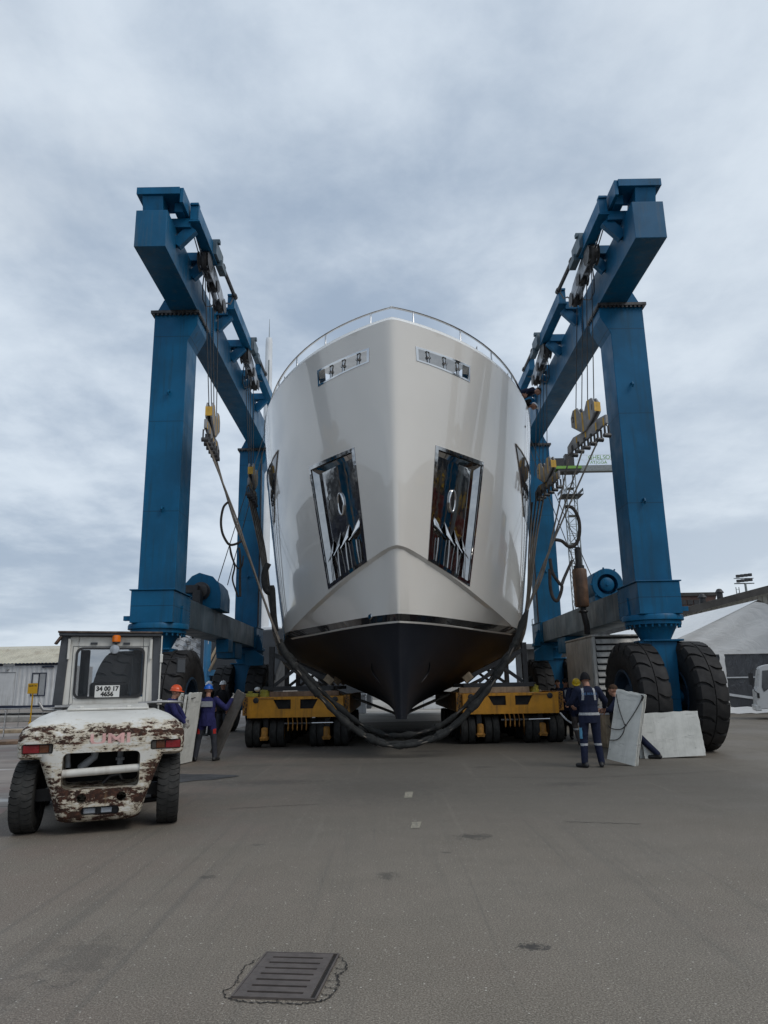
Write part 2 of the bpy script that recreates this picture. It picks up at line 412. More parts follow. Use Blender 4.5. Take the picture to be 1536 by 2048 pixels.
# ---------------------------------------------------------------- ground
def ground_mat():
    m, n = newmat('worn_asphalt')
    p = n.pos()
    big = n.noise(p, 0.22, 6, 0.6)
    mid = n.noise(p, 1.4, 7, 0.65)
    c = n.mix(n.ramp(big, 0.3, 0.7), (0.225, 0.186, 0.146), (0.298, 0.254, 0.205))
    c = n.mix(n.mul(n.ramp(mid, 0.35, 0.75), 0.40), c, (0.15, 0.132, 0.105))
    warm = n.ramp(n.noise(p, 0.6, 4), 0.5, 0.75)
    c = n.mix(n.mul(warm, 0.35), c, (0.250, 0.185, 0.150))
    # tyre tracks, plus shade round the lift and hull painted as a darker zone
    tr = n.noise(n.mapping(p, (2.6, 0.10, 1)), 1.0, 6, 0.7)
    lift_shade = n.mul(n.mul(n.ramp(n.mul(n.sep(p)[1], n.mul(big, 5.0), 'ADD'), 8.5, 15.5), n.ramp(n.sep(p)[0], -6.5, -3.5)), n.ramp(n.sep(p)[0], 9.0, 4.5))
    c = n.mix(n.mul(lift_shade, 0.86), c, (0.060, 0.055, 0.049))
    redd = n.mul(n.ramp(n.mul(n.sep(p)[0], n.mul(n.noise(p, .5, 4), 4.0), 'ADD'), 2.5, -2.0), n.ramp(n.noise(p, .9, 5), .35, .65))
    c = n.mix(n.mul(redd, 0.6), c, (0.225, 0.152, 0.126))
    c = n.mix(n.mul(n.ramp(tr, 0.52, 0.72), 0.50), c, (0.095, 0.088, 0.077))
    tr2 = n.noise(n.mapping(p, (3.4, 0.13, 1), (7, 0, 0), (0, 0, R(12))), 1.0, 5, 0.7)
    c = n.mix(n.mul(n.ramp(tr2, 0.56, 0.74), 0.25), c, (0.10, 0.095, 0.09))
    tr3 = n.noise(n.mapping(p, (5.5, 0.07, 1), (2, 0, 0), (0, 0, R(-6))), 1.0, 4, 0.65)
    c = n.mix(n.mul(n.ramp(tr3, 0.57, 0.66), 0.42), c, (0.075, 0.070, 0.064))
    c = n.mix(n.mul(n.ramp(tr3, 0.42, 0.32), 0.30), c, (0.33, 0.30, 0.255))
    # aggregate: dark gaps and pale stones
    g1 = n.noise(p, 95, 3, 0.7)
    g0 = n.noise(p, 85, 4, 0.8)
    c = n.mix(n.ramp(g0, 0.40, 0.60), n.mix(0.62, c, (0.05, 0.044, 0.036)), n.mix(0.30, c, (0.42, 0.385, 0.32)))
    c = n.mix(n.ramp(g1, 0.38, 0.60), n.mix(0.5, c, (0.06, 0.052, 0.042)), c)
    vr = n.voro(p, 95, 'F1', 'Distance'); vc = n.voro(p, 95, 'F1', 'Color')
    pick = n.ramp(n.sep(vc)[0], 0.80, 0.84)
    stone = n.mul(n.ramp(vr, 0.26, 0.16), pick)
    c = n.mix(n.mul(stone, 0.85), c, (0.56, 0.53, 0.46))
    vr2 = n.voro(p, 28, 'F1', 'Distance'); vc2 = n.voro(p, 28, 'F1', 'Color')
    stone2 = n.mul(n.ramp(vr2, 0.20, 0.12), n.ramp(n.sep(vc2)[1], 0.88, 0.90))
    c = n.mix(n.mul(stone2, 0.8), c, (0.58, 0.55, 0.49))
    # oil and scuff stains, each with its own place
    stn = n.noise(p, 9, 4, 0.6, 0.6); stf = n.noise(p, 45, 5, 0.8)
    for (sx, sy, rx, ry, k) in [(0.88, 5.04, .11, .10, .85), (-0.02, 6.84, .14, .16, .5), (0.9, 8.46, .26, .22, .6), (-1.39, 8.21, .12, .08, .5),
                                (-1.9, 5.0, .3, .55, .3), (2.9, 12.5, .7, .35, .35), (-2.1, 13.4, 1.3, .5, .4), (1.9, 15.2, .35, .12, .8),
                                (0.9, 19.0, .8, .3, .6), (-0.2, 12.5, 1.6, 2.5, .18), (-1.6, 6.9, .12, .1, .5), (0.55, 7.7, .08, .06, .5), (-2.6, 4.4, .9, .5, .22)]:
        d = n.mapping(p, (1/rx, 1/ry, 0), (-sx/rx, -sy/ry, 0))
        L = n.new('ShaderNodeVectorMath', _operation='LENGTH'); n.l.new(d, L.inputs[0])
        e = n.mul(n.mul(L.outputs['Value'], n.mul(n.mul(stn, 2.6), -1.3, 'ADD'), 'ADD'), n.mul(n.mul(stf, 1.8), -0.75, 'ADD'), 'ADD')
        c = n.mix(n.mul(n.ramp(e, 0.95, 0.5), k), c, (0.032, 0.030, 0.029))
    # damp sheen patches
    rg = n.ramp(n.noise(p, 0.35, 5), 0.35, 0.7, 0.62, 0.88)
    n.set(color=c, rough=rg, spec=0.35)
    h = n.mul(n.mul(g1, 0.7), n.mul(n.noise(p, 260, 2), 0.4), 'ADD')
    n.bump(h, 0.28, 0.008)
    return m
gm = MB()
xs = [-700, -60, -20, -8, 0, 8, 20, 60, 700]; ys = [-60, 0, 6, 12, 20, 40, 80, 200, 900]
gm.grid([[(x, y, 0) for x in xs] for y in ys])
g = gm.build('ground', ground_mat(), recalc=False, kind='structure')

def apron_mat():
    m, n = newmat('stained_concrete')
    p = n.pos()
    c = n.mix(n.ramp(n.noise(p, 0.35, 6), 0.3, 0.7), (0.19, 0.165, 0.15), (0.30, 0.265, 0.235))
    c = n.mix(n.mul(n.ramp(n.noise(p, 0.8, 7, 0.7), 0.5, 0.7), 0.5), c, (0.21, 0.125, 0.105))
    st = n.noise(n.mapping(p, (0.22, 1.5, 1), (0, 0, 0), (0, 0, R(-14))), 1.0, 7, 0.7)
    c = n.mix(n.mul(n.ramp(st, 0.56, 0.64), 0.5), c, (0.10, 0.092, 0.085))
    st2 = n.noise(n.mapping(p, (0.14, 0.9, 1), (4, 2, 0), (0, 0, R(-18))), 1.0, 6, 0.6)
    c = n.mix(n.mul(n.ramp(st2, 0.60, 0.66), 0.75), c, (0.58, 0.57, 0.55))
    jl = n.mul(n.mul(n.sep(p)[1], 0.36), 1.0, 'FRACT')
    c = n.mix(n.mul(n.ramp(jl, 0.025, 0.012), 0.8), c, (0.05, 0.045, 0.04))
    n.set(color=c, rough=0.8, spec=0.3); n.bump(n.noise(p, 30, 5), 0.25, 0.01)
    return m
ap = MB(); edge = []
for i in range(40):
    t_ = i/39; edge.append((-5.35 + 0.13*math.sin(i*1.7) + 0.06*rnd.random() - 0.9*t_*t_, 9.9 + 17*t_, 0.004))
pts = [(-70, 9.0, .004), (-12, 9.2, .004), (-6.2, 9.55, .004)] + edge + [(-6.2, 60, .004), (-70, 60, .004)]
ap.add(pts, [tuple(range(len(pts)))])
ap.build('concrete_ground', apron_mat(), recalc=False, kind='structure')

# pale apron under and beyond the rear of the lift
def pale_mat():
    m, n = newmat('pale_paving')
    p = n.pos()
    c = n.mix(n.ramp(n.noise(p, 0.4, 6), 0.3, 0.7), (0.26, 0.24, 0.21), (0.36, 0.34, 0.31))
    jl = n.mul(n.mul(n.sep(p)[1], 0.25), 1.0, 'FRACT')
    c = n.mix(n.mul(n.ramp(jl, 0.03, 0.015), 0.7), c, (0.1, 0.09, 0.08))
    n.set(color=c, rough=0.85); return m
pp = MB(); pp.add([(-6.1, 32, .008), (-2.5, 34, .008), (60, 44, .008), (60, 90, .008), (-6.1, 90, .008)], [(0, 1, 2, 3, 4)])
pp.build('paved_ground', pale_mat(), recalc=False, kind='structure')

# two worn paint dashes
dm, dn = newmat('worn_road_paint'); dp = dn.pos()
dn.set(color=dn.mix(dn.ramp(dn.noise(dp, 30, 5, 0.7), 0.42, 0.6), (0.30, 0.275, 0.21), (0.17, 0.155, 0.13)), rough=0.85)
for (x, y, w_, l_) in ((0.30, 11.62, .135, .62), (0.315, 9.17, .125, .42)):
    d = MB(); e = [(-w_/2-.01, -l_/2), (w_/2-.03, -l_/2+.02), (w_/2+.01, l_/2), (-w_/2+.02, l_/2-.03)]
    d.add([(x+a, y+b, .004) for a, b in e], [(0, 1, 2, 3)])
    o = d.build('road_marking', dm, recalc=False, kind='structure')
# repaired dark patch beside the forklift
tp = MB(); ring = []
for i in range(34):
    a = 2*math.pi*i/34; k = 1 + 0.16*math.sin(3*a+1) + 0.08*math.sin(7*a)
    ring.append((-3.75 + 0.78*k*math.cos(a), 14.25 + 0.62*k*math.sin(a), 0.008))
tp.add(ring, [tuple(range(34))]); tp.build('ground_patch', M['tar'], recalc=False, kind='structure')

# ---------------------------------------------------------------- cast iron drain in the foreground
gc, gw, gl, ga = (-0.615, 4.64), 0.50, 0.72, R(-1.5)
gx, gy = 0.49, 0.74
dr = thing('drain_cover', 'rusty cast iron slotted drain cover set in the cracked asphalt', 'drain cover', (-.590, 4.65, 0), R(-7.0), world=False); dr.scale = (.232/.262, .334/.385, 1)
fr = MB()
x1, y1, z1 = 0.262, 0.385, 0.012
fr.box(-x1, -x1+.012, -y1, y1, 0.0, z1); fr.box(x1-.012, x1, -y1, y1, 0.0, z1)
fr.box(-x1+.0125, x1-.0125, -y1, -y1+.012, 0.0, z1); fr.box(-x1+.0125, x1-.0125, y1-.012, y1, 0.0, z1)
fr.build('frame', M['iron'], dr)
# grate plate with seven through slots: bars between the slots
gr = MB(); px0, px1, py0, py1 = -.247, .222, -.37, .37
slots = [(-0.19+0.0, -.305 + i*0.098) for i in range(7)]
zt, zb = .011, .001
ybs = [py0] + sum([[s[1]-.014, s[1]+.014] for s in slots], []) + [py1]
sx0, sx1 = -.185, .165
for i in range(0, len(ybs), 2):
    gr.box(px0, px1, ybs[i], ybs[i+1], zb, zt)
for s in slots:
    gr.box(px0, sx0, s[1]-.0138, s[1]+.0138, zb, zt-.0004); gr.box(sx1, px1, s[1]-.0138, s[1]+.0138, zb, zt-.0004)
gr.build('grate', M['iron'], dr)
pit = MB(); pit.box(-.248, .248, -.371, .371, -.0, .0008); pit.build('pit', M['crack'], dr)
# cracked asphalt round it
def crack(pts, w0=.006, seed=1, sub=9, jit=.012):
    r_ = random.Random(seed); P = []
    for i in range(len(pts)-1):
        a, b = Vector((*pts[i], 0)), Vector((*pts[i+1], 0))
        for k in range(sub):
            q = a.lerp(b, k/sub); P.append(q + Vector((r_.uniform(-jit, jit), r_.uniform(-jit, jit), 0)))
    P.append(Vector((*pts[-1], 0)))
    mb = MB(); L = []; 
    for i, q in enumerate(P):
        t_ = (P[min(i+1, len(P)-1)] - P[max(i-1, 0)]).normalized(); nn = Vector((-t_.y, t_.x, 0))
        w_ = w0*r_.uniform(.2, .85); L.append((q - nn*w_, q + nn*w_))
    mb.grid([[(a.x, a.y, .004), (b.x, b.y, .004)] for a, b in L])
    return mb
ck = MB()
for i, (pl_, w0) in enumerate([
    ([(-0.799, 4.924), (-0.873, 4.798), (-0.878, 4.603), (-0.881, 4.515), (-0.918, 4.419), (-0.879, 4.343)], .006),
    ([(-0.322, 4.935), (-0.277, 4.818), (-0.268, 4.712), (-0.313, 4.614), (-0.292, 4.507), (-0.315, 4.374), (-0.355, 4.3), (-0.399, 4.271)], .007),
    ([(-0.877, 4.334), (-0.783, 4.296), (-0.604, 4.268), (-0.507, 4.262), (-0.398, 4.264)], .008),
    ([(-0.325, 4.666), (-0.313, 4.614)], .004), ([(-0.363, 4.566), (-0.308, 4.549)], .004), ([(-0.363, 4.469), (-0.318, 4.453)], .004), ([(-0.374, 4.37), (-0.328, 4.362)], .004),
    ([(-0.776, 5.025), (-0.57, 5.005), (-0.37, 4.975)], .005), ([(-.87, 4.55), (-.84, 4.56)], .004), ([(-.6, 4.268), (-.6, 4.31)], .004), ([(-.33, 4.74), (-.27, 4.72)], .004)]):
    k = crack(pl_, w0, i+3); ck.add(k.v, k.f)
for i, pl_ in enumerate([[(-3.4, 16.4), (-1.6, 16.1), (.2, 16.25), (1.0, 16.1)], [(1.5, 13.6), (3.4, 13.2), (6.2, 13.9)], [(-2.2, 10.6), (-.9, 10.9)], [(2.1, 9.2), (2.9, 9.0)]]):
    k = crack(pl_, .010, i+40, 14, .03); ck.add(k.v, k.f)
ck.build('ground_crack', M['crack'], recalc=False, kind='structure')
# ---------------------------------------------------------------- yacht hull shape (local: y = metres aft of the stem head datum, x half breadth)
def spline(xs, ys):
    """natural cubic spline"""
    x = np.array(xs, float); y = np.array(ys, float); n = len(x); h = np.diff(x)
    A = np.zeros((n, n)); b = np.zeros(n); A[0, 0] = A[-1, -1] = 1
    for i in range(1, n-1):
        A[i, i-1] = h[i-1]; A[i, i] = 2*(h[i-1]+h[i]); A[i, i+1] = h[i]
        b[i] = 3*((y[i+1]-y[i])/h[i] - (y[i]-y[i-1])/h[i-1])
    c = np.linalg.solve(A, b)
    def f(t):
        i = int(min(max(np.searchsorted(x, t)-1, 0), n-2)); d = t - x[i]
        bb = (y[i+1]-y[i])/h[i] - h[i]*(2*c[i]+c[i+1])/3
        return y[i] + bb*d + c[i]*d*d + (c[i+1]-c[i])/(3*h[i])*d**3
    return f
def wl(tab):
    return spline([math.sqrt(s) for s, _ in tab], [b for _, b in tab])
HB_S = wl([(0, 0), (.1, .27), (.58, 1.03), (1.15, 1.72), (2.06, 2.53), (3.2, 3.24), (4.4, 3.77), (6.4, 4.32), (8.8, 4.62), (12, 4.76), (18, 4.8), (28, 4.8)])
HB_C = wl([(0, 0), (.08, .15), (.6, .62), (1.1, 1.12), (2.4, 1.98), (3.9, 2.8), (5.6, 3.45), (8.1, 3.92), (11.6, 4.1), (18, 4.12), (28, 4.1)])
HZ_C = wl([(0, 4.75), (.08, 4.73), (.6, 4.56), (1.1, 4.3), (2.4, 3.86), (3.9, 3.43), (5.6, 3.12), (8.1, 2.88), (11.6, 2.66), (18, 2.55), (28, 2.5)])
HB_M = wl([(0, 0), (.06, .10), (.48, .55), (1.78, 1.4), (3.78, 2.40), (5.28, 2.92), (8, 3.42), (12, 3.62), (18, 3.7), (28, 3.7)])
HZ_M = wl([(0, 3.05), (.48, 3.05), (1.78, 3.03), (3.78, 2.93), (5.28, 2.74), (8, 2.48), (12, 2.28), (18, 2.2), (28, 2.2)])
def hz_s(s): return 10.12 - 0.30*(1-math.exp(-s/3.5)) - 0.012*s
Y_S, Y_C, Y_M, Y_K = -0.22, 0.40, 0.72, 1.30
def topside(s, v, side=1):
    w_ = math.sqrt(max(s, 0))
    b = HB_C(w_) + (HB_S(w_) - HB_C(w_))*v + 0.06*math.sin(math.pi*v)*min(1, s/4)
    z = HZ_C(w_) + (hz_s(s) - HZ_C(w_))*v
    y = s + Y_C + (Y_S - Y_C)*v
    return Vector((side*b, y, z))
def bottom(s, r_, side=1):
    w_ = math.sqrt(max(s, 0))
    bm_, zm = HB_M(w_), HZ_M(w_)
    bk = 0.13*min(1, math.sqrt(s/.2)) if s > 0 else 0.0
    zk = 0.85
    b = bm_ + (bk - bm_)*r_
    z = zm + (zk - zm)*(r_**1.12) - 0.10*math.sin(math.pi*r_)*min(1, s/3)
    y = s + Y_M + (Y_K - Y_M)*(r_**0.8)
    return Vector((side*b, y, z))
def chine_under(s, side=1):
    w_ = math.sqrt(max(s, 0)); k = min(1.0, s/0.35)
    return Vector((side*max(0, HB_C(w_) - 0.085*k), s + Y_C + .02 + .085*math.exp(-s/.22), HZ_C(w_) - 0.06))
YLOC = Vector((0.27, 16.0, 0.0)); YROT = -0.030
def hull_mat():
    m, n = newmat('hull_paint')
    co = n.coord(); s = n.sep(co); z = s[2]; y = s[1]
    white = n.mix(n.ramp(n.noise(co, 0.5, 3), 0.3, 0.7), (0.755, 0.722, 0.668), (0.785, 0.752, 0.698))
    foul = n.mix(n.ramp(n.noise(co, 0.9, 6, 0.65), 0.35, 0.7), (0.007, 0.009, 0.015), (0.013, 0.015, 0.021))
    # old primer showing through the antifouling towards the bilges
    prim = n.mul(n.ramp(n.noise(co, 0.7, 7, 0.7), 0.5, 0.7), n.ramp(y, 3.0, 6.0))
    foul = n.mix(n.mul(prim, 0.32), foul, (0.045, 0.030, 0.022))
    def above(h): return n.ramp(z, h-.004, h+.004)
    fwd_ = n.ramp(y, 5.95, 6.0, 1, 0)
    c = n.mix(n.mul(above(3.005), fwd_), foul, (0.68, 0.65, 0.60))
    c = n.mix(above(3.045), c, (0.008, 0.008, 0.009))
    c = n.mix(above(3.21), c, white)
    # the band ends where the chine runs down into it
    aft = n.mul(n.ramp(y, 5.6, 5.7), n.ramp(z, 3.21, 3.2))
    gl = above(3.045)
    rough = n.mix(gl, (0.55, 0.55, 0.55), (0.22, 0.22, 0.22))
    n.set(color=c, rough=rough, coat=n.mul(gl, 1.0), coat_rough=0.015, spec=0.4)
    return m
M['hull'] = hull_mat()
yacht = thing('motor_yacht', 'large white motor yacht with dark bottom, bow to the camera between blue lift frames', 'yacht', YLOC, YROT, world=False)
hb = MB()
ss = [0] + [28*((i/72)**2.1) for i in range(1, 73)]
NV, NR = 26, 16
rows = []
for s in ss:
    half = []
    for side in (-1, 1):
        L = [topside(s, 1 - k/NV, side) for k in range(NV+1)]
        L.append(chine_under(s, side))
        b0 = bottom(s, 0, side); cu0 = L[-1]
        L.append(cu0.lerp(b0, .5) + Vector((0, 0, -.02*min(1, s))))
        L += [bottom(s, k/NR, side) for k in range(NR+1)]
        half.append(L)
    row_ = half[0] + half[1][::-1]
    # bulwark thickness and the sunken deck inside it
    inn = []
    for side in (-1, 1):
        e = topside(s, 1, side); b_ = abs(e.x); ins = min(.24, b_*.6)
        p1 = Vector((side*(b_-ins), e.y + (.18*math.exp(-s/.8)), e.z)) if s > 0 else Vector((0, e.y, e.z))
        p2 = p1 + Vector((0, 0, -.95*min(1, s/.6)))
        inn.append((p1, p2))
    rows.append([inn[0][1], inn[0][0]] + row_ + [inn[1][0], inn[1][1]])
n_ = len(rows[0])
hb.grid(rows)
k_ = len(rows)
for i in range(k_-1):   # deck
    hb.f.append((i*n_, (i+1)*n_, (i+1)*n_+n_-1, i*n_+n_-1)); hb.m.append(0)
hb.f.append(tuple((k_-1)*n_+j for j in range(n_))); hb.m.append(0)
# drop the degenerate doubled bow row
hull = hb.build('hull', M['hull'], yacht, merge=True)
bm = bmesh.new(); bm.from_mesh(hull.data)
bmesh.ops.dissolve_degenerate(bm, dist=1e-4, edges=bm.edges)
bmesh.ops.recalc_face_normals(bm, faces=bm.faces); bm.to_mesh(hull.data); bm.free()

def hn(s, v, side):
    e = .02
    a = topside(s+e, v, side) - topside(max(0, s-e), v, side); b = topside(s, min(1, v+e), side) - topside(s, max(0, v-e), side)
    n = a.cross(b).normalized()
    if n.x*side < 0: n = -n
    return n
def bil(q, u, w_):
    """q = outer-top, inner-top, inner-bottom, outer-bottom as (s,v); u 0 outer..1 inner; w 0 top..1 bottom"""
    (a, b, c, d) = q
    return tuple((a[i]*(1-u)+b[i]*u)*(1-w_) + (d[i]*(1-u)+c[i]*u)*w_ for i in (0, 1))
POCKET = [(2.13, .543), (.74, .495), (.722, .004), (2.05, .018)]
PORT = [(1.42, .917), (.295, .900), (.313, .842), (1.44, .852)]
def pt(q, side, u, w_, off=0.0, nrm=None):
    s, v = bil(q, u, w_)
    return topside(s, v, side) + (nrm if nrm is not None else hn(s, v, side))*off
def cutter(q, side, depth, gx=0.0):
    cm = MB(); nrm = hn(*bil(q, .5, .5), side)
    def row(off): return [pt(q, side, u, w_, off, nrm) for u, w_ in
                          [(k/8, 0) for k in range(8)] + [(1, k/8) for k in range(8)] + [(1-k/8, 1) for k in range(8)] + [(0, 1-k/8) for k in range(8)]]
    A, B = row(.3), row(-depth); n = len(A)
    cm.add(A+B, [tuple(range(n)), tuple(range(2*n-1, n-1, -1))] + [(i, i+n, (i+1) % n+n, (i+1) % n) for i in range(n)])
    o = cm.build('cut', M['hull'], yacht); return o
cuts = []
for side in (-1, 1):
    cuts += [cutter(POCKET, side, .36), cutter(PORT, side, .55)]
boolean(hull, cuts)
sharp(hull, 22)

def strip(mb, A, B):
    mb.grid([A, B])
def frame_ring(mb, q, side, wid, out, du, dw, depth):
    """raised trim round an opening"""
    ring = lambda e, off: [pt(q, side, min(1+e, max(-e, u)) if 0 else u + (-e*du if u == 0 else e*du if u == 1 else 0),
                              w_ + (-e*dw if w_ == 0 else e*dw if w_ == 1 else 0), off) for u, w_ in
                           [(k/10, 0) for k in range(11)] + [(1, k/10) for k in range(1, 11)] + [(1-k/10, 1) for k in range(1, 11)] + [(0, 1-k/10) for k in range(1, 10)]]
    R_ = [ring(1, 0.0), ring(1, out), ring(-1*wid, out), ring(-1*wid, -depth)]
    for L in R_: L.append(L[0])
    mb.grid(R_)
for side in (-1, 1):
    # ---- anchor pocket
    q = POCKET; nrm = hn(*bil(q, .5, .5), side)
    fm = MB(); frame_ring(fm, q, side, 1.6, .014, .018, .012, .02)
    apk = fm.build('anchor_pocket', M['chrome_dark'], yacht, smooth=30)
    # back panel, deeper at the outer edge, with sloped walls
    def P_(u, w_, dep): return pt(q, side, u, w_, -dep, nrm)
    bp = MB()
    def dep(u): return .045 + .12*(1-u)
    u0, u1, w0, w1 = .105, .97, .07, .985
    bp.grid([[P_(u0+(u1-u0)*i/10, w0+(w1-w0)*j/12, dep(u0+(u1-u0)*i/10)) for i in range(11)] for j in range(13)])
    bp.grid([[P_(.045, w0*.35+(.985-w0*.35)*j/12, .015) for j in range(13)], [P_(u0, w0+(w1-w0)*j/12, dep(u0)) for j in range(13)]])
    bp.grid([[P_(.985, .03+(.985-.03)*j/12, .015) for j in range(13)], [P_(u1, w0+(w1-w0)*j/12, dep(u1)) for j in range(13)]])
    bp.grid([[P_(.045+(.985-.045)*i/10, .03, .015) for i in range(11)], [P_(u0+(u1-u0)*i/10, w0, dep(u0+(u1-u0)*i/10)) for i in range(11)]])
    bp.build('back_panel', M['chrome_dark'], apk, smooth=25, shift=None)
    # hawse hole
    hm = MB(); c0 = Vector(P_(.62, .405, dep(.62)-.02)); tu = (P_(.75, .405, dep(.75)) - P_(.5, .405, dep(.5))).normalized(); tv = (P_(.62, .3, dep(.62)) - P_(.62, .55, dep(.62))).normalized()
    hm.tube([c0 + tu*math.cos(a)*.115 + tv*math.sin(a)*.27 for a in [2*math.pi*k/28 for k in range(28)]], .032, 8, closed=True)
    hm.build('hawse_ring', M['chrome'], apk, smooth=60)
    hm = MB(); hm.add([c0 + nrm*-.0 + tu*math.cos(2*math.pi*k/24)*.115 + tv*math.sin(2*math.pi*k/24)*.27 for k in range(24)], [tuple(range(24))])
    hm.build('hawse_hole', M['dark'], apk)
    # rubbing bars and their angled caps
    for i in range(4):
        u = .11 + .235*i; ub = u + .015
        wt_ = .735 + .035*(i == 3)
        a = P_(u+.04, wt_, dep(u) - .045); b = P_(ub+.03, .972, .035)
        rb = MB(); rb.tube([a, a.lerp(b, .5)+nrm*.01, b], .026, 8); rb.build('rubbing_bar', M['chrome_dark'], apk, smooth=50)
        wl_f = lambda u_: .75 - .08*u_
        ua, ub = .055 + .232*i, .055 + .232*(i+1)
        q1, q2 = P_(ua, wl_f(ua)+.005, dep(ua)-.004), P_(ub-.012, wl_f(ub)-.085, dep(ub)-.004)
        q3, q4 = P_(ub-.004, wl_f(ub)+.015, dep(ub)-.10), P_(ua, wl_f(ua)+.05, dep(ua)-.10)
        dn = Vector((0, 0, -.035))
        cp = MB(); cp.add([q1, q2, q3, q4, q1+dn, q2+dn, q3+dn, q4+dn], [(0, 1, 2, 3), (7, 6, 5, 4), (0, 4, 5, 1), (1, 5, 6, 2), (2, 6, 7, 3), (3, 7, 4, 0)])
        cp.build('angled_cap', M['chrome'], apk, bevel=.008)
    # ---- mooring port
    q = PORT; nrm = hn(*bil(q, .5, .5), side)
    fm = MB(); frame_ring(fm, q, side, 1.5, .012, .014, .05, .02)
    pm = fm.build('mooring_port', M['chrome'], yacht, smooth=30)
    ln = MB()
    def Q_(u, w_, dep): return pt(q, side, u, w_, -dep, nrm)
    for (ua, wa, ub, wb) in ((0.01, .02, .99, .02), (.99, .02, .99, .98), (.99, .98, .01, .98), (.01, .98, .01, .02)):
        ln.grid([[Q_(ua+(ub-ua)*k/6, wa+(wb-wa)*k/6, d) for k in range(7)] for d in (0, .12, .25)])
    ln.grid([[Q_(.01+.98*k/6, .03, .03) for k in range(7)], [Q_(.01+.98*k/6, .10, .62) for k in range(7)]])
    ln.build('liner', M['chrome_dark'], pm, smooth=30)
    for u in (.28, .54, .81) if side < 0 else (.24, .51, .80):
        a, b = Q_(u, .97, .06), Q_(u, .03, .10)
        po = MB(); po.tube([a.lerp(b, t) for t in (0, .4, .45, .58, .62, .8, 1)], [.04, .042, .07, .08, .05, .045, .06], 10); po.build('roller_post', M['chrome_dark'], pm, smooth=40)
    # ---- long side window
    wnd = MB(); q2 = [(12.5, .78), (3.85, .75), (5.3, .50), (12.5, .50)]
    wnd.grid([[pt(q2, side, i/16, j/8, .006) for i in range(17)] for j in range(9)])
    wn_ = wnd.build('side_window', M['glass_dark'], yacht, smooth=40)
    tr = MB(); tr.tube([pt(q2, side, i/16, 0, .012) for i in range(17)], .022, 6); tr.tube([pt(q2, side, 1, j/8, .012) for j in range(9)], .016, 6)
    tr.build('window_trim', M['chrome'], wn_, smooth=50)
    # thruster fairing: a slim raised crescent on the bottom
    th = MB(); th.tube([bottom(1.35+.25*math.sin(t*3.1), .42+.22*t, side) + Vector((side*.012, -.012, 0)) for t in [k/8 for k in range(9)]], [.006, .016, .022, .024, .024, .022, .018, .012, .006], 8)
    th.build('thruster_fairing', M['black'], yacht, smooth=50)
# small fitting on the boot top
bd = MB(); c0 = bottom(.62, 0, -1) + Vector((-.03, -.045, .16)); bd.lathe([(.0, .0), (.055, .0), (.075, .02), (.075, .05)], (0, 0, 0), 'y', 20)
bd.v = [tuple(Matrix.Translation(c0) @ Euler((0, 0, R(-48))).to_matrix().to_4x4() @ Vector(v)) for v in bd.v]
bd.build('overboard_outlet', M['chrome_dark'], yacht, smooth=40)

# bulwark cap and rail, one sweep round the bow
def sheer_inset(s, side, ins, up):
    p_ = topside(s, 1, side)
    return Vector((side*max(0.0, abs(p_.x) - ins), p_.y + ins*1.5*math.exp(-s/.7), p_.z + up))
spath = [(s, -1) for s in [14*(k/40)**1.8 for k in range(40, 0, -1)]] + [(0, 1)] + [(14*(k/40)**1.8, 1) for k in range(1, 41)]
cap = MB(); cap.grid([[sheer_inset(s, sd_, i_, u_) for s, sd_ in spath] for i_, u_ in ((0.0, -.012), (.012, .02), (.05, .11), (.09, .135), (.2, .14), (.26, .12), (.27, -.1))])
cap.build('bulwark_cap', M['white_deck'], yacht, smooth=45)
rl = MB(); rl.tube([sheer_inset(s, sd_, .19, .50) for s, sd_ in spath if s < 11], .027, 8, flat=(1.25, .8))
rail = rl.build('bow_rail', M['chrome'], yacht, smooth=60)
for sd_ in (-1, 1):
    for s in (.36, 1.35, 2.5, 3.9, 5.6, 7.6, 9.6):
        po = MB(); po.tube([sheer_inset(s, sd_, .18, .10), sheer_inset(s, sd_, .18, .16), sheer_inset(s, sd_, .185, .49)], [.036, .022, .02], 8); po.build('rail_post', M['chrome'], rail, smooth=50)
for (s, sd_) in ((1.75, 1), (3.3, 1), (3.1, -1)):
    cl = MB(); c0 = sheer_inset(s, sd_, .1, .14); cl.tube([c0 + Vector((0, -.1, .05)), c0 + Vector((0, 0, .055)), c0 + Vector((0, .1, .05))], .014, 8); cl.box(c0.x-.02, c0.x+.02, c0.y-.035, c0.y+.035, c0.z-.01, c0.z+.05)
    cl.build('cleat', M['chrome'], yacht, smooth=50)
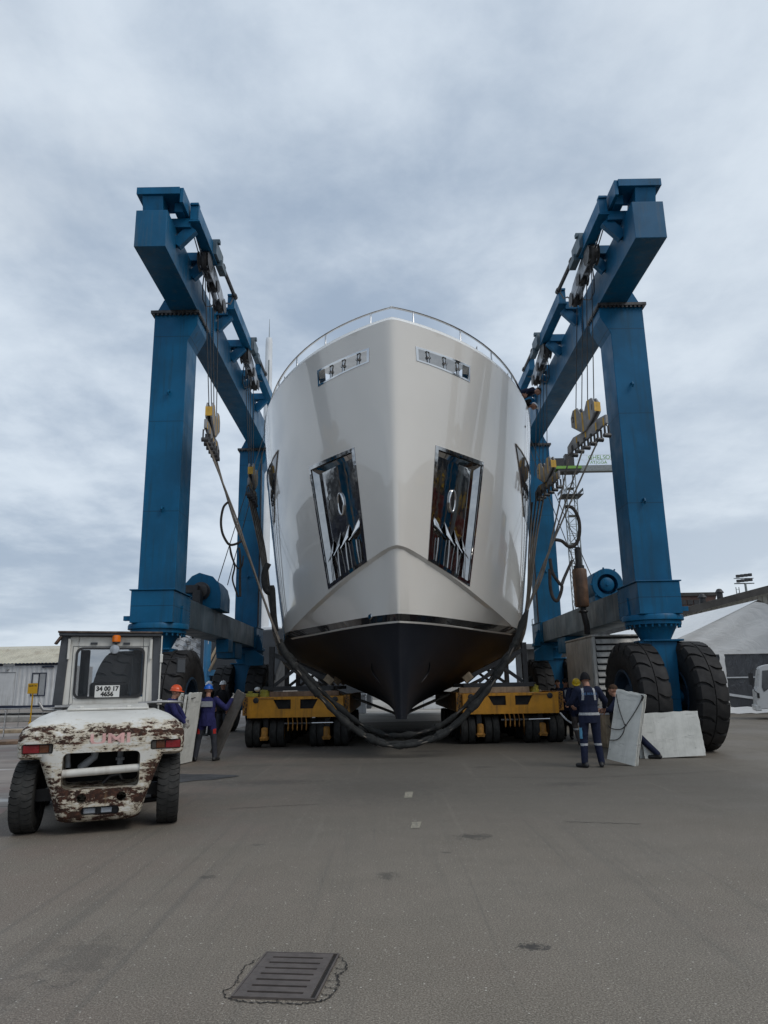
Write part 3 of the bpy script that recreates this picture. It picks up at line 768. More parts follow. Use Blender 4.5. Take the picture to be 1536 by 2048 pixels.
# ---------------------------------------------------------------- blue travelling boat lift
LX = 0.48
lift = thing('boat_lift', 'huge blue steel boat lift with legs and girders on both sides of the yacht', 'boat lift', (LX, 23.5, 0))
def LP(s, dx, y, z): return (LX + s*dx, y, z)
class SB(MB):
    """shapes given for the right hand side in (dx, y, z); mirrored for the left"""
    def __init__(s, side): super().__init__(); s.sd = side
    def add(s, vs, fs):
        return super().add([(LX + s.sd*v[0], v[1], v[2]) for v in vs], fs)
def tyre_mb(Rr=1.28, Wd=.71, rim=.60, nl=21):
    mb = MB(); h = Wd/2
    prof = [(rim, -.80*h), (rim+.05, -.90*h), (rim+.28, -1.0*h), (Rr-.22, -1.02*h), (Rr-.10, -.93*h), (Rr-.055, -.75*h), (Rr-.045, 0),
            (Rr-.055, .75*h), (Rr-.10, .93*h), (Rr-.22, 1.02*h), (rim+.28, 1.0*h), (rim+.05, .90*h), (rim, .80*h)]
    n = 60; k = len(prof); vs = []
    for r_, x in prof:
        for j in range(n):
            a = 2*math.pi*j/n; vs.append((x, r_*math.cos(a), r_*math.sin(a)))
    mb.add(vs, [(i*n+j, i*n+(j+1) % n, (i+1)*n+(j+1) % n, (i+1)*n+j) for i in range(k-1) for j in range(n)])
    # raised lugs separated by narrow s-shaped grooves
    pitch = 2*math.pi/nl
    def ro(t): return Rr - .012*t*t - (max(0, t-.86)/.16)**2*.12
    for side in (-1, 1):
        for i in range(nl):
            a0 = pitch*(i + (.5 if side > 0 else 0))
            sk = [0.03, .22, .45, .68, .86, .97, 1.04]
            top = []; bot = []
            for t in sk:
                off = pitch*(.30*math.sin(t*2.6) + .12*t)*side*0.9
                hw = pitch*(.405 if t < .5 else .405 - .03*(t-.5)*2)
                if t < .1: hw = pitch*.5
                row = [(side*t*h*1.0, ro(t)*math.cos(a0+off+e*hw), ro(t)*math.sin(a0+off+e*hw)) for e in (-1, -.33, .33, 1)]
                low = [(side*t*h*1.0, (ro(t)-.07)*math.cos(a0+off+e*hw), (ro(t)-.07)*math.sin(a0+off+e*hw)) for e in (-1, 1)]
                top.append(row); bot.append(low)
            mb.grid(top); mb.grid([[b[0], t_[0]] for b, t_ in zip(bot, top)]); mb.grid([[t_[3], b[1]] for b, t_ in zip(bot, top)])
            mb.grid([[top[-1][0], top[-1][1], top[-1][2], top[-1][3]], [bot[-1][0], bot[-1][0], bot[-1][1], bot[-1][1]]])
    return mb
def rim_mb(rim=.60, Wd=.71):
    mb = MB(); h = Wd/2
    for s in (-1, 1):
        mb.lathe([(rim+.03, s*h*.80), (rim+.04, s*h*.92), (rim-.01, s*h*.95), (rim-.05, s*h*.84), (rim-.08, s*h*.15), (.40, s*h*.05), (.30, s*h*.08), (.28, s*h*.55), (.16, s*h*.66), (.0, s*h*.66)], axis='x', n=36, cap=False)
    for k in range(14):
        a = 2*math.pi*k/14
        for s in (-1, 1): mb.lathe([(.022, s*h*.02), (.022, s*h*.14), (0, s*h*.14)], (0, .40*math.cos(a), .40*math.sin(a)), 'x', 6)
    return mb
proto_t = None
def big_wheel(side, dx, y, steer=0.0, roll=0.0):
    global proto_t
    if proto_t is None:
        t = tyre_mb().build('tyre', M['rubber'], None, smooth=38)
        rm = rim_mb().build('rim', M['rim'], None, smooth=35); rm.parent = t
        t.parent = lift; proto_t = t
    else:
        t = copy_tree(proto_t, lift)
    t.location = (side*dx, y - 23.5, 1.255)
    t.rotation_euler = Euler((roll, 0, steer))
    return t
RAIL = (4.78, 4.98)
for sd_ in (-1, 1):
    # ---------------- legs
    for fy in (17.5, 28.95):
        d_ = 1 if fy < 20 else 1
        c = SB(sd_); c.prism([(6.48, 3.92), (6.48, 11.30), (5.33, 11.30), (5.33, 11.02), (5.58, 10.55), (5.58, 3.92)], 'y', fy, fy+.95)
        leg = c.build('leg', M['blue'], lift, bevel=.012)
        w_ = SB(sd_)
        w_.box(5.28, 6.56, fy-.10, fy+1.05, 11.302, 11.378)
        for k in range(11): w_.box(5.36+k*.11, 5.41+k*.11, fy-.085, fy-.04, 11.25, 11.302)
        for k in range(9): w_.box(5.285, 5.325, fy+.02+k*.11, fy+.07+k*.11, 11.25, 11.302)
        w_.build('bolted_flange', M['grime_steel'], leg)
        lug = SB(sd_)
        for lz in (5.95, 9.05):
            lug.tube([(5.98, fy, lz+.06), (5.98, fy-.09, lz+.05), (5.98, fy-.11, lz), (5.98, fy-.06, lz-.06)], .028, 6)
        lug.build('cable_hook', M['blue'], leg, smooth=50)
        for gy in (fy+.06, fy+.84):
            g_ = SB(sd_); g_.prism([(6.05, 11.38), (6.46, 11.38), (6.28, 11.75), (6.052, 12.0)], 'y', gy, gy+.05); g_.build('gusset', M['blue'], leg)
        # foot box, slewing ring, yoke
        rear = fy > 20
        fb = SB(sd_)
        y0, y1 = (fy-.22, fy+1.28) if not rear else (fy-.33, fy+1.17)
        fb.box(5.54, 6.56, y0, y1, 3.16, 3.92)
        fb.box(5.50, 6.60, y0-.03, y1+.03, 3.925, 3.955)
        foot = fb.build('foot_box', M['blue'], lift, bevel=.01)
        ft = SB(sd_); ft.box(6.56, 6.74, y0+.1, y0+.22, 3.22, 3.33)
        ft.prism([(y0+.7, 3.2), (y1-.1, 3.2), (y0+.75, 3.62)], 'x', 5.505, 5.538)
        ft.build('bracket', M['blue'], foot)
        cy = fy + .42
        ring = SB(sd_); ring.lathe([(0, 3.158), (.70, 3.158), (.72, 3.12), (.72, 3.03), (.66, 3.02), (.66, 2.93), (.0, 2.93)], (6.05, cy, 0), 'z', 40)
        for k in range(26):
            a = 2*math.pi*k/26; ring.cyl((6.05+.62*math.cos(a), cy+.62*math.sin(a), 2.86), (6.05+.62*math.cos(a), cy+.62*math.sin(a), 2.93), .026, 6)
        ring.build('slewing_ring', M['blue'], lift, smooth=40)
        yk = SB(sd_); yk.lathe([(.54, 2.93), (.50, 2.86), (.36, 2.60), (.36, 2.55)], (6.08, cy, 0), 'z', 28)
        yk.box(5.66, 6.62, cy-.38, cy+.38, 2.53, 2.575)
        yk.prism([(5.86, 2.53), (6.48, 2.53), (6.44, 2.2), (6.42, .78), (5.92, .78), (5.90, 2.2)], 'y', cy-.30, cy+.30)
        yk.prism([(5.55, 2.53), (5.86, 2.53), (5.88, 2.25)], 'y', cy-.3, cy-.26)
        yk.cyl((5.3, cy, 1.25), (7.0, cy, 1.25), .15, 18)
        yk.build('wheel_yoke', M['blue'], lift, smooth=35, bevel=.008)
        big_wheel(sd_, 5.50, cy+.03, R(-3)*0 + (R(2.5) if sd_ > 0 else R(-1)), rnd.uniform(0, .3))
        big_wheel(sd_, 6.78, cy+.03, (R(2.5) if sd_ > 0 else R(-1)), rnd.uniform(0, .3))
    # ---------------- top girder
    b = SB(sd_); b.box(5.33, 6.05, 14.55, 31.6, 11.38, 12.32)
    gird = b.build('top_girder', M['blue_girder'], lift, bevel=.01)
    for yy in (19.05, 25.6):
        e_ = SB(sd_)
        e_.box(5.312, 5.328, yy-.09, yy+.09, 11.4, 12.3)
        for k in range(13):
            e_.box(5.292, 5.312, yy-.055, yy-.025, 11.43+k*.066, 11.465+k*.066); e_.box(5.292, 5.312, yy+.025, yy+.055, 11.43+k*.066, 11.465+k*.066)
        e_.build('splice_plate', M['blue'], gird)
    # front cap arm that carries the rope anchor
    ca = SB(sd_)
    ca.prism([(14.30, 12.322), (14.95, 12.322), (14.72, 12.80), (14.18, 12.80)], 'x', 5.50, 5.98)
    ca.box(5.10, 6.10, 14.12, 14.86, 12.802, 12.985)
    ca.box(5.02, 5.098, 14.16, 14.82, 12.60, 12.985); ca.box(5.10, 5.30, 14.45, 14.84, 12.56, 12.80)
    ca.v = [(x, y+.50, z) for x, y, z in ca.v]
    ca.build('anchor_arm', M['blue'], gird, bevel=.006)
    sh = SB(sd_)
    a0 = (5.05, 15.34, 12.64); a1 = (5.01, 15.75, 12.52)
    sh.tube([a0, (5.03, 15.48, 12.62), (5.02, 15.62, 12.55), a1], [.04, .055, .045, .03], 8); sh.tube([a1, (5.0, 16.4, 12.32)], .018, 6); sh.tube([(5.06, 15.72, 12.52), (5.07, 16.4, 12.34)], .015, 6)
    sh.build('anchor_shackle', M['grime_steel'], gird, smooth=50)
    # ---------------- runway rail and brackets
    for (ya, yb) in ((15.15, 17.05), (19.30, 22.0), (23.9, 27.6)):
        r_ = SB(sd_); r_.box(RAIL[0], RAIL[1], ya, yb, 12.48, 12.86); r_.box(RAIL[0]-.03, RAIL[1]+.03, ya, yb, 12.44, 12.478)
        r_.box(RAIL[0], RAIL[1], ya-.04, ya+.12, 12.862, 12.92)
        r_.build('runway_rail', M['blue'], lift, bevel=.006)
    for yy in (15.35, 16.75, 19.55, 21.6, 23.9, 26.0):
        k_ = SB(sd_); k_.box(RAIL[1]+.002, 5.62, yy-.14, yy+.14, 12.325, 12.60) if False else k_.box(RAIL[1]+.002, 5.80, yy-.15, yy+.15, 12.322, 12.56)
        k_.beam((5.34, yy, 11.93), (4.95, yy, 12.36), .26, .16, up=(0, 1, 0))
        k_.build('rail_bracket', M['blue'], lift, bevel=.006)
    # ---------------- trolleys
    for ti, ty in enumerate((16.55, 22.0)):
        f_ = SB(sd_)
        f_.prism([(ty-.15, 12.5), (ty+.1, 12.62), (ty+1.55, 12.33), (ty+2.0, 12.12), (ty+2.0, 11.92), (ty+1.45, 11.9), (ty+.9, 12.02), (ty-.1, 12.05)], 'x', 5.03, 5.055)
        f_.prism([(ty-.15, 12.5), (ty+.1, 12.62), (ty+1.55, 12.33), (ty+2.0, 12.12), (ty+2.0, 11.92), (ty+1.45, 11.9), (ty+.9, 12.02), (ty-.1, 12.05)], 'x', 4.86, 4.885)
        f_.box(4.9, 5.01, ty+.5, ty+.62, 12.05, 12.5)
        fr_ = f_.build('trolley_frame', M['pale_steel'], lift, bevel=.006)
        for (yy, zz, rr) in ((ty+.02, 12.26, .27), (ty+1.75, 11.98, .20), (ty+.95, 12.12, .17)):
            s_ = SB(sd_); s_.lathe([(.05, 4.80), (rr, 4.82), (rr-.05, 4.85), (rr-.05, 4.87), (rr, 4.895), (rr, 4.985), (rr-.05, 5.01), (rr-.05, 5.07), (rr, 5.10), (.05, 5.12)], (0, yy, zz), 'x', 22)
            s_.build('sheave', M['grime_steel'], fr_, smooth=40)
        t_ = SB(sd_); t_.box(4.68, 4.84, ty+.05, ty+.80, 12.50, 12.90); t_.box(4.62, 5.02, ty+.1, ty+.22, 12.86, 12.97); t_.box(4.62, 4.80, ty+.45, ty+.95, 12.40, 12.58)
        t_.build('drive_carriage', M['blue_grimy'], fr_, bevel=.008)
        h_ = SB(sd_); h_.tube([(4.76, ty+1.1, 12.78), (4.78, ty+2.75, 12.86)], .055, 10); h_.tube([(4.76, ty+1.02, 12.78), (4.76, ty+1.16, 12.79)], .08, 10); h_.tube([(4.78, ty+2.7, 12.86), (4.78, ty+2.85, 12.865)], .08, 10)
        h_.build('cylinder', M['drum'] if False else M['black'], fr_, smooth=50)
        hs = SB(sd_)
        hs.tube([(5.06, ty+.35, 12.1), (5.12, ty+.5, 11.85), (5.17, ty+.75, 11.62), (5.16, ty+1.05, 11.58), (5.1, ty+1.35, 11.75), (5.07, ty+1.5, 11.9)], .016, 6)
        hs.tube([(4.9, ty+1.95, 12.1), (4.86, ty+2.15, 12.3), (4.82, ty+2.4, 12.4), (4.79, ty+2.65, 12.75)], .02, 6)
        hs.build('hose', M['black'], fr_, smooth=60)
        # hoist ropes
        bl = [(4.83+.01*k, ty+.55+.31*k, 8.42) for k in range(4)]
        if sd_ > 0: bl = [(4.83-.075*k, ty+.52+.30*k, 8.38) for k in range(4)]
        tp_ = [(5.0, ty+.22, 12.1), (5.0, ty+.72, 12.05), (5.0, ty+1.1, 12.0), (5.0, ty+1.75, 11.9)]
        for p0, p1 in zip(tp_, bl):
            ro = SB(sd_); ro.tube([p0, p1], .0125 if ti == 0 else .013, 6); ro.build('hoist_rope', M['rope'], lift, smooth=60)
    # ---------------- lower beam
    lb = SB(sd_); lb.box(5.60, 6.40, 18.785, 28.615, 3.16, 3.90)
    lb.build('lower_beam', M['blue_grimy'], lift, bevel=.008)
    jp = SB(sd_)
    for yy in (18.86, 28.5):
        jp.box(5.565, 5.597, yy-.07, yy+.02, 3.12, 3.96)
        for k in range(10): jp.box(5.54, 5.565, yy-.06, yy-.02, 3.18+k*.075, 3.215+k*.075)
    jp.build('joint_flange', M['blue'], lift)
    tk = SB(sd_); tk.box(5.66, 6.3, 25.2, 26.4, 2.62, 3.155); tk.build('hydraulic_tank', M['blue'], lift, bevel=.015)
    if sd_ < 0: tk = SB(sd_); tk.box(5.55, 5.95, 23.6, 24.3, 2.75, 3.155); tk.build('valve_box', M['blue'], lift, bevel=.015)
    # rear leg extras: gussets seen from the front
    rg = SB(sd_); rg.prism([(5.30, 3.05), (5.54, 3.05), (5.54, 3.62), (5.48, 3.66), (5.34, 3.3)], 'y', 28.75, 28.8); rg.build('gusset', M['blue'], lift); rg = SB(sd_); rg.prism([(5.2, 2.45), (5.9, 2.45), (5.9, 3.0), (5.55, 3.02), (5.2, 2.8)], 'y', 28.3, 28.5)
    rg.build('stiffener', M['blue'], lift)
    pp_ = SB(sd_); pp_.tube([(5.545, 28.90, 3.9), (5.545, 28.90, 11.2)], .03, 6); pp_.build('conduit', M['black'], lift, smooth=50)
# winches on the lower beams
dr_ = SB(1); dr_.lathe([(.29, .26), (.30, 0), (.44, 0), (.465, .03), (.465, .95), (.44, .98), (.0, .98)], (5.98, 21.0, 4.37), 'y', 36, None, False); dr_.lathe([(.0, .265), (.31, .265)], (5.98, 21.0, 4.37), 'y', 30, None, False)
wn = dr_.build('winch', M['blue'], lift, smooth=35)
hb_ = SB(1); hb_.lathe([(.21, .27), (.205, .04), (.17, .015), (.05, .01), (.045, -.02), (0, -.02)], (5.98, 21.0, 4.37), 'y', 20); hb_.build('hub', M['blue'], wn, smooth=35)
lg = SB(1); lg.box(5.6, 6.36, 21.05, 21.9, 3.905, 4.05)
for k in range(5):
    a = R(60+k*40); lg.beam((5.98+.45*math.cos(a), 21.02, 4.37+.45*math.sin(a)), (5.98+.50*math.cos(a), 21.02, 4.37+.50*math.sin(a)), .05, .04)
lg.build('mount', M['blue'], wn)
wl_ = MB(); cx_, cz_ = LX-5.95, 4.42
prof = [(cx_-.62, 3.905), (cx_-.62, 4.25), (cx_-.50, 4.62), (cx_-.28, 4.88), (cx_-.06, 4.98), (cx_+.10, 4.93), (cx_+.34, 4.86), (cx_+.52, 4.66), (cx_+.60, 4.35), (cx_+.60, 3.905)]
wl_.prism(prof, 'y', 21.4, 21.46); wl_.prism([(cx_+(x-cx_)*.93, 3.905+(z-3.905)*.95) for x, z in prof], 'y', 21.461, 22.9)
wn2 = wl_.build('winch', M['blue'], lift, smooth=30, bevel=.01)
mt = MB(); mt.lathe([(0, 0), (.12, 0), (.22, .04), (.25, .12), (.27, .13), (.27, .20)], (cx_+.02, 21.2, 4.42), 'y', 24); mt.box(cx_-.55, cx_+.02, 20.95, 21.2, 4.33, 4.55); mt.box(cx_-.1, cx_+.12, 20.9, 21.2, 4.0, 4.4)
mt.build('motor', M['black'], wn2, smooth=35)
for k in range(2):
    ro = MB(); ro.tube([(cx_+.3+.25*k, 22.2+.3*k, 4.75), (LX-4.98, 27.5+k*.4, 12.35)], .015, 6); ro.build('winch_rope', M['rope'], lift, smooth=60)
    ro = MB(); ro.tube([(LX+5.7-.25*k, 21.6+.3*k, 4.7), (LX+4.98, 27.5+k*.4, 12.35)], .015, 6); ro.build('winch_rope', M['rope'], lift, smooth=60)
# engine house under the right beam, with louvred front
eh = MB(); X0, X1, Y0, Y1 = 5.74, 7.05, 20.5, 23.55
eh.box(X0, X1, Y0+.03, Y1, 1.02, 2.84); eh.box(X0-.03, X1+.03, Y0-.03, Y1+.03, 2.845, 2.89); eh.box(X0-.015, X0+.07, Y0-.012, Y0+.028, 1.02, 2.84); eh.box(X0-.02, X1, Y0+.03, Y1, .93, 1.015)
en = eh.build('engine_house', M['grey_cab'], lift, bevel=.01)
for k in range(2):
    dd = MB(); ya, yb = Y0+.10+k*1.46, Y0+1.53+k*1.46
    dd.box(X0-.022, X0-.002, ya, yb, 1.06, 2.80)
    mid_ = (ya+yb)/2
    dd.add([(X0-.024, ya+.06, 1.12), (X0-.024, ya+.06, 2.74), (X0-.055, mid_, 1.12), (X0-.024, yb-.06, 1.12), (X0-.024, yb-.06, 2.74), (X0-.050, mid_, 2.74)], [(0, 1, 5, 2), (2, 5, 4, 3)])
    dd.build('cabinet_door', M['grey_cab'], en)
lv = MB()
for k in range(9):
    z = 1.22 + k*.178
    lv.add([(X0+.09, Y0-.035, z), (X1-.02, Y0-.035, z), (X1-.02, Y0-.035, z+.03), (X0+.09, Y0-.035, z+.03), (X0+.09, Y0+.02, z+.13), (X1-.02, Y0+.02, z+.13)], [(0, 1, 2, 3), (3, 2, 5, 4), (0, 4, 5, 1)])
lv.build('louvre', M['grey_cab'], en, recalc=False)
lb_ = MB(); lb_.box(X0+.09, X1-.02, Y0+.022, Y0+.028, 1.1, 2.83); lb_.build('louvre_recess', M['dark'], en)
# exhaust silencer beside the winch
sl = MB(); sl.lathe([(.0, 3.68), (.17, 3.68), (.20, 3.72), (.205, 4.72), (.19, 4.76), (.0, 4.76)], (5.56, 20.6, 0), 'z', 24)
si = sl.build('silencer', M['silencer'], lift, smooth=40)
ep = MB(); ep.tube([(5.56, 20.6, 4.74), (5.56, 20.6, 4.86)], .15, 16); ep.tube([(5.56, 20.6, 4.80), (5.56, 20.6, 5.36)], .092, 14)
ep.build('exhaust_pipe', M['black'], si, smooth=50); ep = MB(); ep.tube([(5.58, 20.6, 3.70), (5.60, 20.6, 3.45), (5.68, 20.7, 3.15), (5.7, 20.8, 2.95)], .085, 12); ep.lathe([(.12, 0), (.14, .03), (.12, .06)], (5.58, 20.6, 3.52), 'z', 14); ep.build('inlet_pipe', M['black'], si, smooth=50); ep = MB()
ep.add([(5.46, 20.5, 5.40), (5.65, 20.5, 5.37), (5.65, 20.7, 5.37), (5.46, 20.7, 5.40)], [(0, 1, 2, 3)]); ep.add([(5.33, 20.5, 5.36), (5.46, 20.5, 5.40), (5.46, 20.7, 5.40), (5.33, 20.7, 5.36)], [(0, 1, 2, 3)])
ep.build('rain_cap', M['black'], si)

# ---------------------------------------------------------------- hook blocks with spreader beams
def hook_block(P, d, label, digit=None):
    """P near end top of the block, d horizontal unit direction pointing away"""
    d = Vector((d[0], d[1], 0)).normalized(); nn = Vector((d.y, -d.x, 0))
    if nn.x > 0: nn = -nn
    Mx = Matrix((d, nn, Vector((0, 0, 1)))).transposed().to_4x4() @ Matrix.Diagonal((.86, .86, .86, 1)); Mx.translation = Vector(P)
    t = thing('hook_block', label, 'hook block', P, 0.0, 'hook blocks on the lift ropes')
    up = [(0, -.55), (0, -.25), (.14, -.06), (.40, -.06), (.56, -.30), (.80, -.30), (.96, -.06), (1.20, -.06), (1.34, -.25), (1.34, -.55), (.78, -.92), (.58, -.92)]
    for y0 in (-.10, .045):
        a = MB(); a.prism(up, 'y', y0, y0+.055, Mx); a.build('cheek_plate', M['block_grey'], t, bevel=.01)
    a = MB(); a.box(-.012, .0, -.10, .10, -.52, -.24, Mx); a.build('end_plate', M['block_yellow'], t)
    for l in (.30, .68, 1.06):
        z0, z1 = (-.70, -.07) if l != .68 else (-.90, -.31)
        for y0 in (-.104, .1005):
            a = MB(); a.box(l-.035, l+.035, y0, y0+.0035, z0 + (0 if l == .68 else .02), z1, Mx); a.build('stripe', M['block_yellow'], t)
    a = MB()
    for l in (.27, 1.08):
        a = MB(); a.lathe([(.05, -.04), (.19, -.04), (.16, 0), (.19, .04), (.05, .04)], (0, 0, 0), 'y', 18, Mx @ Matrix.Translation((l, 0, -.30))); a.build('sheave', M['grime_steel'], t, smooth=40)
    sp_ = [(-.42, -1.05), (-.42, -.78), (-.05, -.76), (.55, -.86), (.80, -.86), (1.40, -.84), (1.78, -1.02), (1.80, -1.30), (1.5, -1.22), (1.2, -1.22), (.9, -1.16), (.45, -1.14), (.1, -1.12), (-.2, -1.05)]
    a = MB(); a.prism(sp_, 'y', -.04, .04, Mx); spb = a.build('spreader_beam', M['block_grey'], t, bevel=.012)
    for l in (-.30, .10, .68, 1.2):
        for y0 in (-.046, .0405):
            a = MB(); a.box(l-.03, l+.03, y0, y0+.0055, -1.08, -.84 if l < .5 else -.90, Mx); a.build('stripe', M['block_yellow'], spb)
    for l in (-.36, .02, .38, .74, 1.10, 1.46):
        a = MB()
        for y0 in (-.075, .045): a.box(l-.035, l+.035, y0, y0+.03, -1.42, -1.08, Mx)
        a.cyl(Mx @ Vector((l, -.10, -1.38)), Mx @ Vector((l, .10, -1.38)), .055, 10)
        a.build('sling_pin', M['grime_steel'], spb)
    if digit:
        a = MB(); MT = Mx @ Matrix.Translation((.14, .1045, -.36)) @ Euler((R(90), 0, R(180))).to_matrix().to_4x4()
        a.text(digit, .26, MT, .003); a.build('number', M['letter_black'], t)
        a = MB(); MT = Mx @ Matrix.Translation((1.2, .1045, -.36)) @ Euler((R(90), 0, R(180))).to_matrix().to_4x4()
        a.text('2', .26, MT, .003); a.build('number', M['letter_black'], t)
    return t
hook_block((5.32, 16.85, 8.56), (-.27, 1), 'grey and yellow hook block seen broadside, numbered 1 and 2, highest against open sky', '1')
hook_block((-4.33, 17.0, 8.68), (-.055, 1), 'hook block seen edge on with yellow end, hanging clear against open sky')
hook_block((5.42, 22.1, 8.72), (-.20, 1), 'grey and yellow broadside hook block hanging between the hull and a rear leg', '1')
hook_block((-4.24, 22.2, 8.70), (-.04, 1), 'edge on hook block with yellow end close to the hull before a rear leg')

# ---------------------------------------------------------------- lifting slings
def crv(pts, n=8):
    """Catmull-Rom through points"""
    P = [Vector(p) for p in pts]; out_ = []
    for i in range(len(P)-1):
        p0, p1, p2, p3 = P[max(i-1, 0)], P[i], P[i+1], P[min(i+2, len(P)-1)]
        for k in range(n):
            t = k/n
            out_.append(.5*((2*p1) + (p2-p0)*t + (2*p0-5*p1+4*p2-p3)*t*t + (3*p1-p0-3*p2+p3)*t**3))
    out_.append(P[-1]); return out_
base = [(-4.36, 7.5), (-3.74, 5.75), (-3.33, 4.67), (-2.55, 2.62), (-2.06, 1.93), (-1.58, 1.38), (-.88, .72), (-.36, .40), (.16, .26), (.86, .34), (1.44, .60), (2.17, 1.24), (2.68, 1.87), (3.07, 2.5), (3.49, 3.45), (3.92, 4.42), (4.95, 6.98)]
sl = thing('lifting_sling', 'slack padded lifting sling hanging under the bow almost to the ground', 'sling', (.16, 17.6, 0), 0, 'boat slings')
ends = [((-4.33, 16.9), (5.28, 16.95), 0.0), ((-4.37, 17.6), (5.10, 17.7), .04), ((-4.41, 18.3), (4.92, 18.4), .20)]
for i, ((xl, yl), (xr, yr), up_) in enumerate(ends):
    P = []; nb = len(base)
    for j, (x, z) in enumerate(base):
        f = abs(j-(nb-1)/2)/((nb-1)/2)
        wgt = f**3
        yy = 17.35 + .24*i*(1-wgt) + ((yl if j < nb/2 else yr) - 17.35)*wgt
        xx = x*yy/17.6 if f > .25 else x
        zz = z + up_*(1-f*f)
        if j == 0: xx, zz = xl, 7.50
        if j == nb-1: xx, zz = xr, 7.36
        P.append((xx, yy, zz))
    a = MB(); a.tube(crv(P, 6), .046, 8, flat=(1.0, .45)); st_ = a.build('strap', M['strap'], sl, smooth=50)
    if True:   # dark padded sleeve round the lower part
        Q = crv(P, 6)[18:84]; rr = [.056 + .016*math.sin(k*1.9+i) + .014*math.sin(k*.83) + rnd.uniform(-.008, .012) for k in range(len(Q))]
        a = MB(); a.tube(Q, rr, 9)
        for k in range(4, len(Q)-3, 7):
            a.tube([Q[k], Q[k].lerp(Q[k+1], .55)], rr[k]+.012, 9)
        a.build('padded_sleeve', M['strap_dark'], sl, smooth=50)
s2 = thing('lifting_sling', 'taut lifting sling hugging the hull sides behind the slack front sling', 'sling', (.4, 22.9, 0), 0, 'boat slings')
for side in (-1, 1):
    for i in range(4):
        y_ = 22.3 + .42*i; s_ = y_-16-.4
        pts = [(-4.30 if side < 0 else 5.12-.05*i, y_, 7.5), (-3.98 if side < 0 else 4.80, y_+.1, 6.1)]
        pts += [((-3.62-.02*i if side < 0 else 4.48+.03*i), 22.6+.3*i, 4.2), (-3.36 if side < 0 else 4.16, 22.5+.3*i, 2.9), (-2.7 if side < 0 else 3.4, 22.5+.3*i, 2.0), (.4, 22.5+.3*i, .72)]
        a = MB(); a.tube(crv(pts, 6), .055, 7, flat=(1, .5)); a.build('strap', M['strap'], s2, smooth=50)
# loose straps dangling from the slings
def loop(label, pts, rad, flat, mat='strap_brown'):
    a = MB(); a.tube(crv(pts, 7), rad, 8, flat=flat)
    o = a.build('loose_strap', M[mat], None, smooth=50, shift=pts[0]); tag(o, label, 'strap', 'loose straps hanging from the slings'); return o
Yl = 17.45
loop('dark strap loop bowing out to the left of the front left sling', [(-3.86, Yl, 6.12), (-3.98, Yl, 5.98), (-4.03, Yl, 5.65), (-3.99, Yl, 5.35), (-3.88, Yl, 5.12), (-3.78, Yl, 5.03), (-3.64, Yl, 5.05), (-3.50, Yl, 5.12)], .034, (.5, .9))
loop('long dark strap dropping straight down below the front left sling loop', [(-3.80, Yl, 5.06), (-3.76, Yl, 4.8), (-3.66, Yl, 4.5), (-3.70, Yl, 4.2), (-3.63, Yl, 3.95), (-3.55, Yl, 3.75)], .04, (1, .5))
loop('wide dark strap end hanging beside the rear left leg', [(-3.56, Yl, 4.95), (-3.52, Yl, 4.6), (-3.52, Yl, 4.2), (-3.50, Yl, 3.76)], .075, (1, .35))
loop('thin dark strap curling in a hook below the front left sling', [(-3.80, Yl, 5.04), (-3.70, Yl, 4.66), (-3.58, Yl, 4.45), (-3.48, Yl, 4.5), (-3.45, Yl, 4.75)], .035, (1, .5))
loop('broad dark strap lying against the rear left sling', [(-3.02, 18.6, 4.75), (-3.12, 18.6, 4.5), (-3.10, 18.6, 4.15), (-3.0, 18.6, 4.0), (-2.92, 18.6, 4.1), (-2.86, 18.6, 3.4), (-2.8, 18.6, 3.0)], .08, (.6, 1), 'strap_dark')
loop('dark strap loop sagging to the right of the front right sling', [(4.50, Yl, 5.85), (4.68, Yl, 5.80), (4.80, Yl, 5.5), (4.78, Yl, 5.12), (4.66, Yl, 4.88), (4.50, Yl, 4.84), (4.34, Yl, 4.98), (4.16, Yl, 5.02)], .048, (.45, .9))
loop('pointed dark strap loop hanging low in front of the rear right leg', [(4.02, Yl, 4.55), (4.06, Yl, 4.2), (4.2, Yl, 3.95), (4.26, Yl, 3.88), (4.22, Yl, 3.7), (4.12, Yl, 3.52), (4.02, Yl, 3.62), (3.98, Yl, 3.9), (4.0, Yl, 4.3)], .04, (.5, 1))
loop('dark strap slung from the exhaust silencer towards the front right sling', [(4.24, Yl, 3.9), (4.45, 18.2, 4.02), (4.8, 19.3, 4.35), (5.35, 20.5, 5.0)], .045, (1, .5))
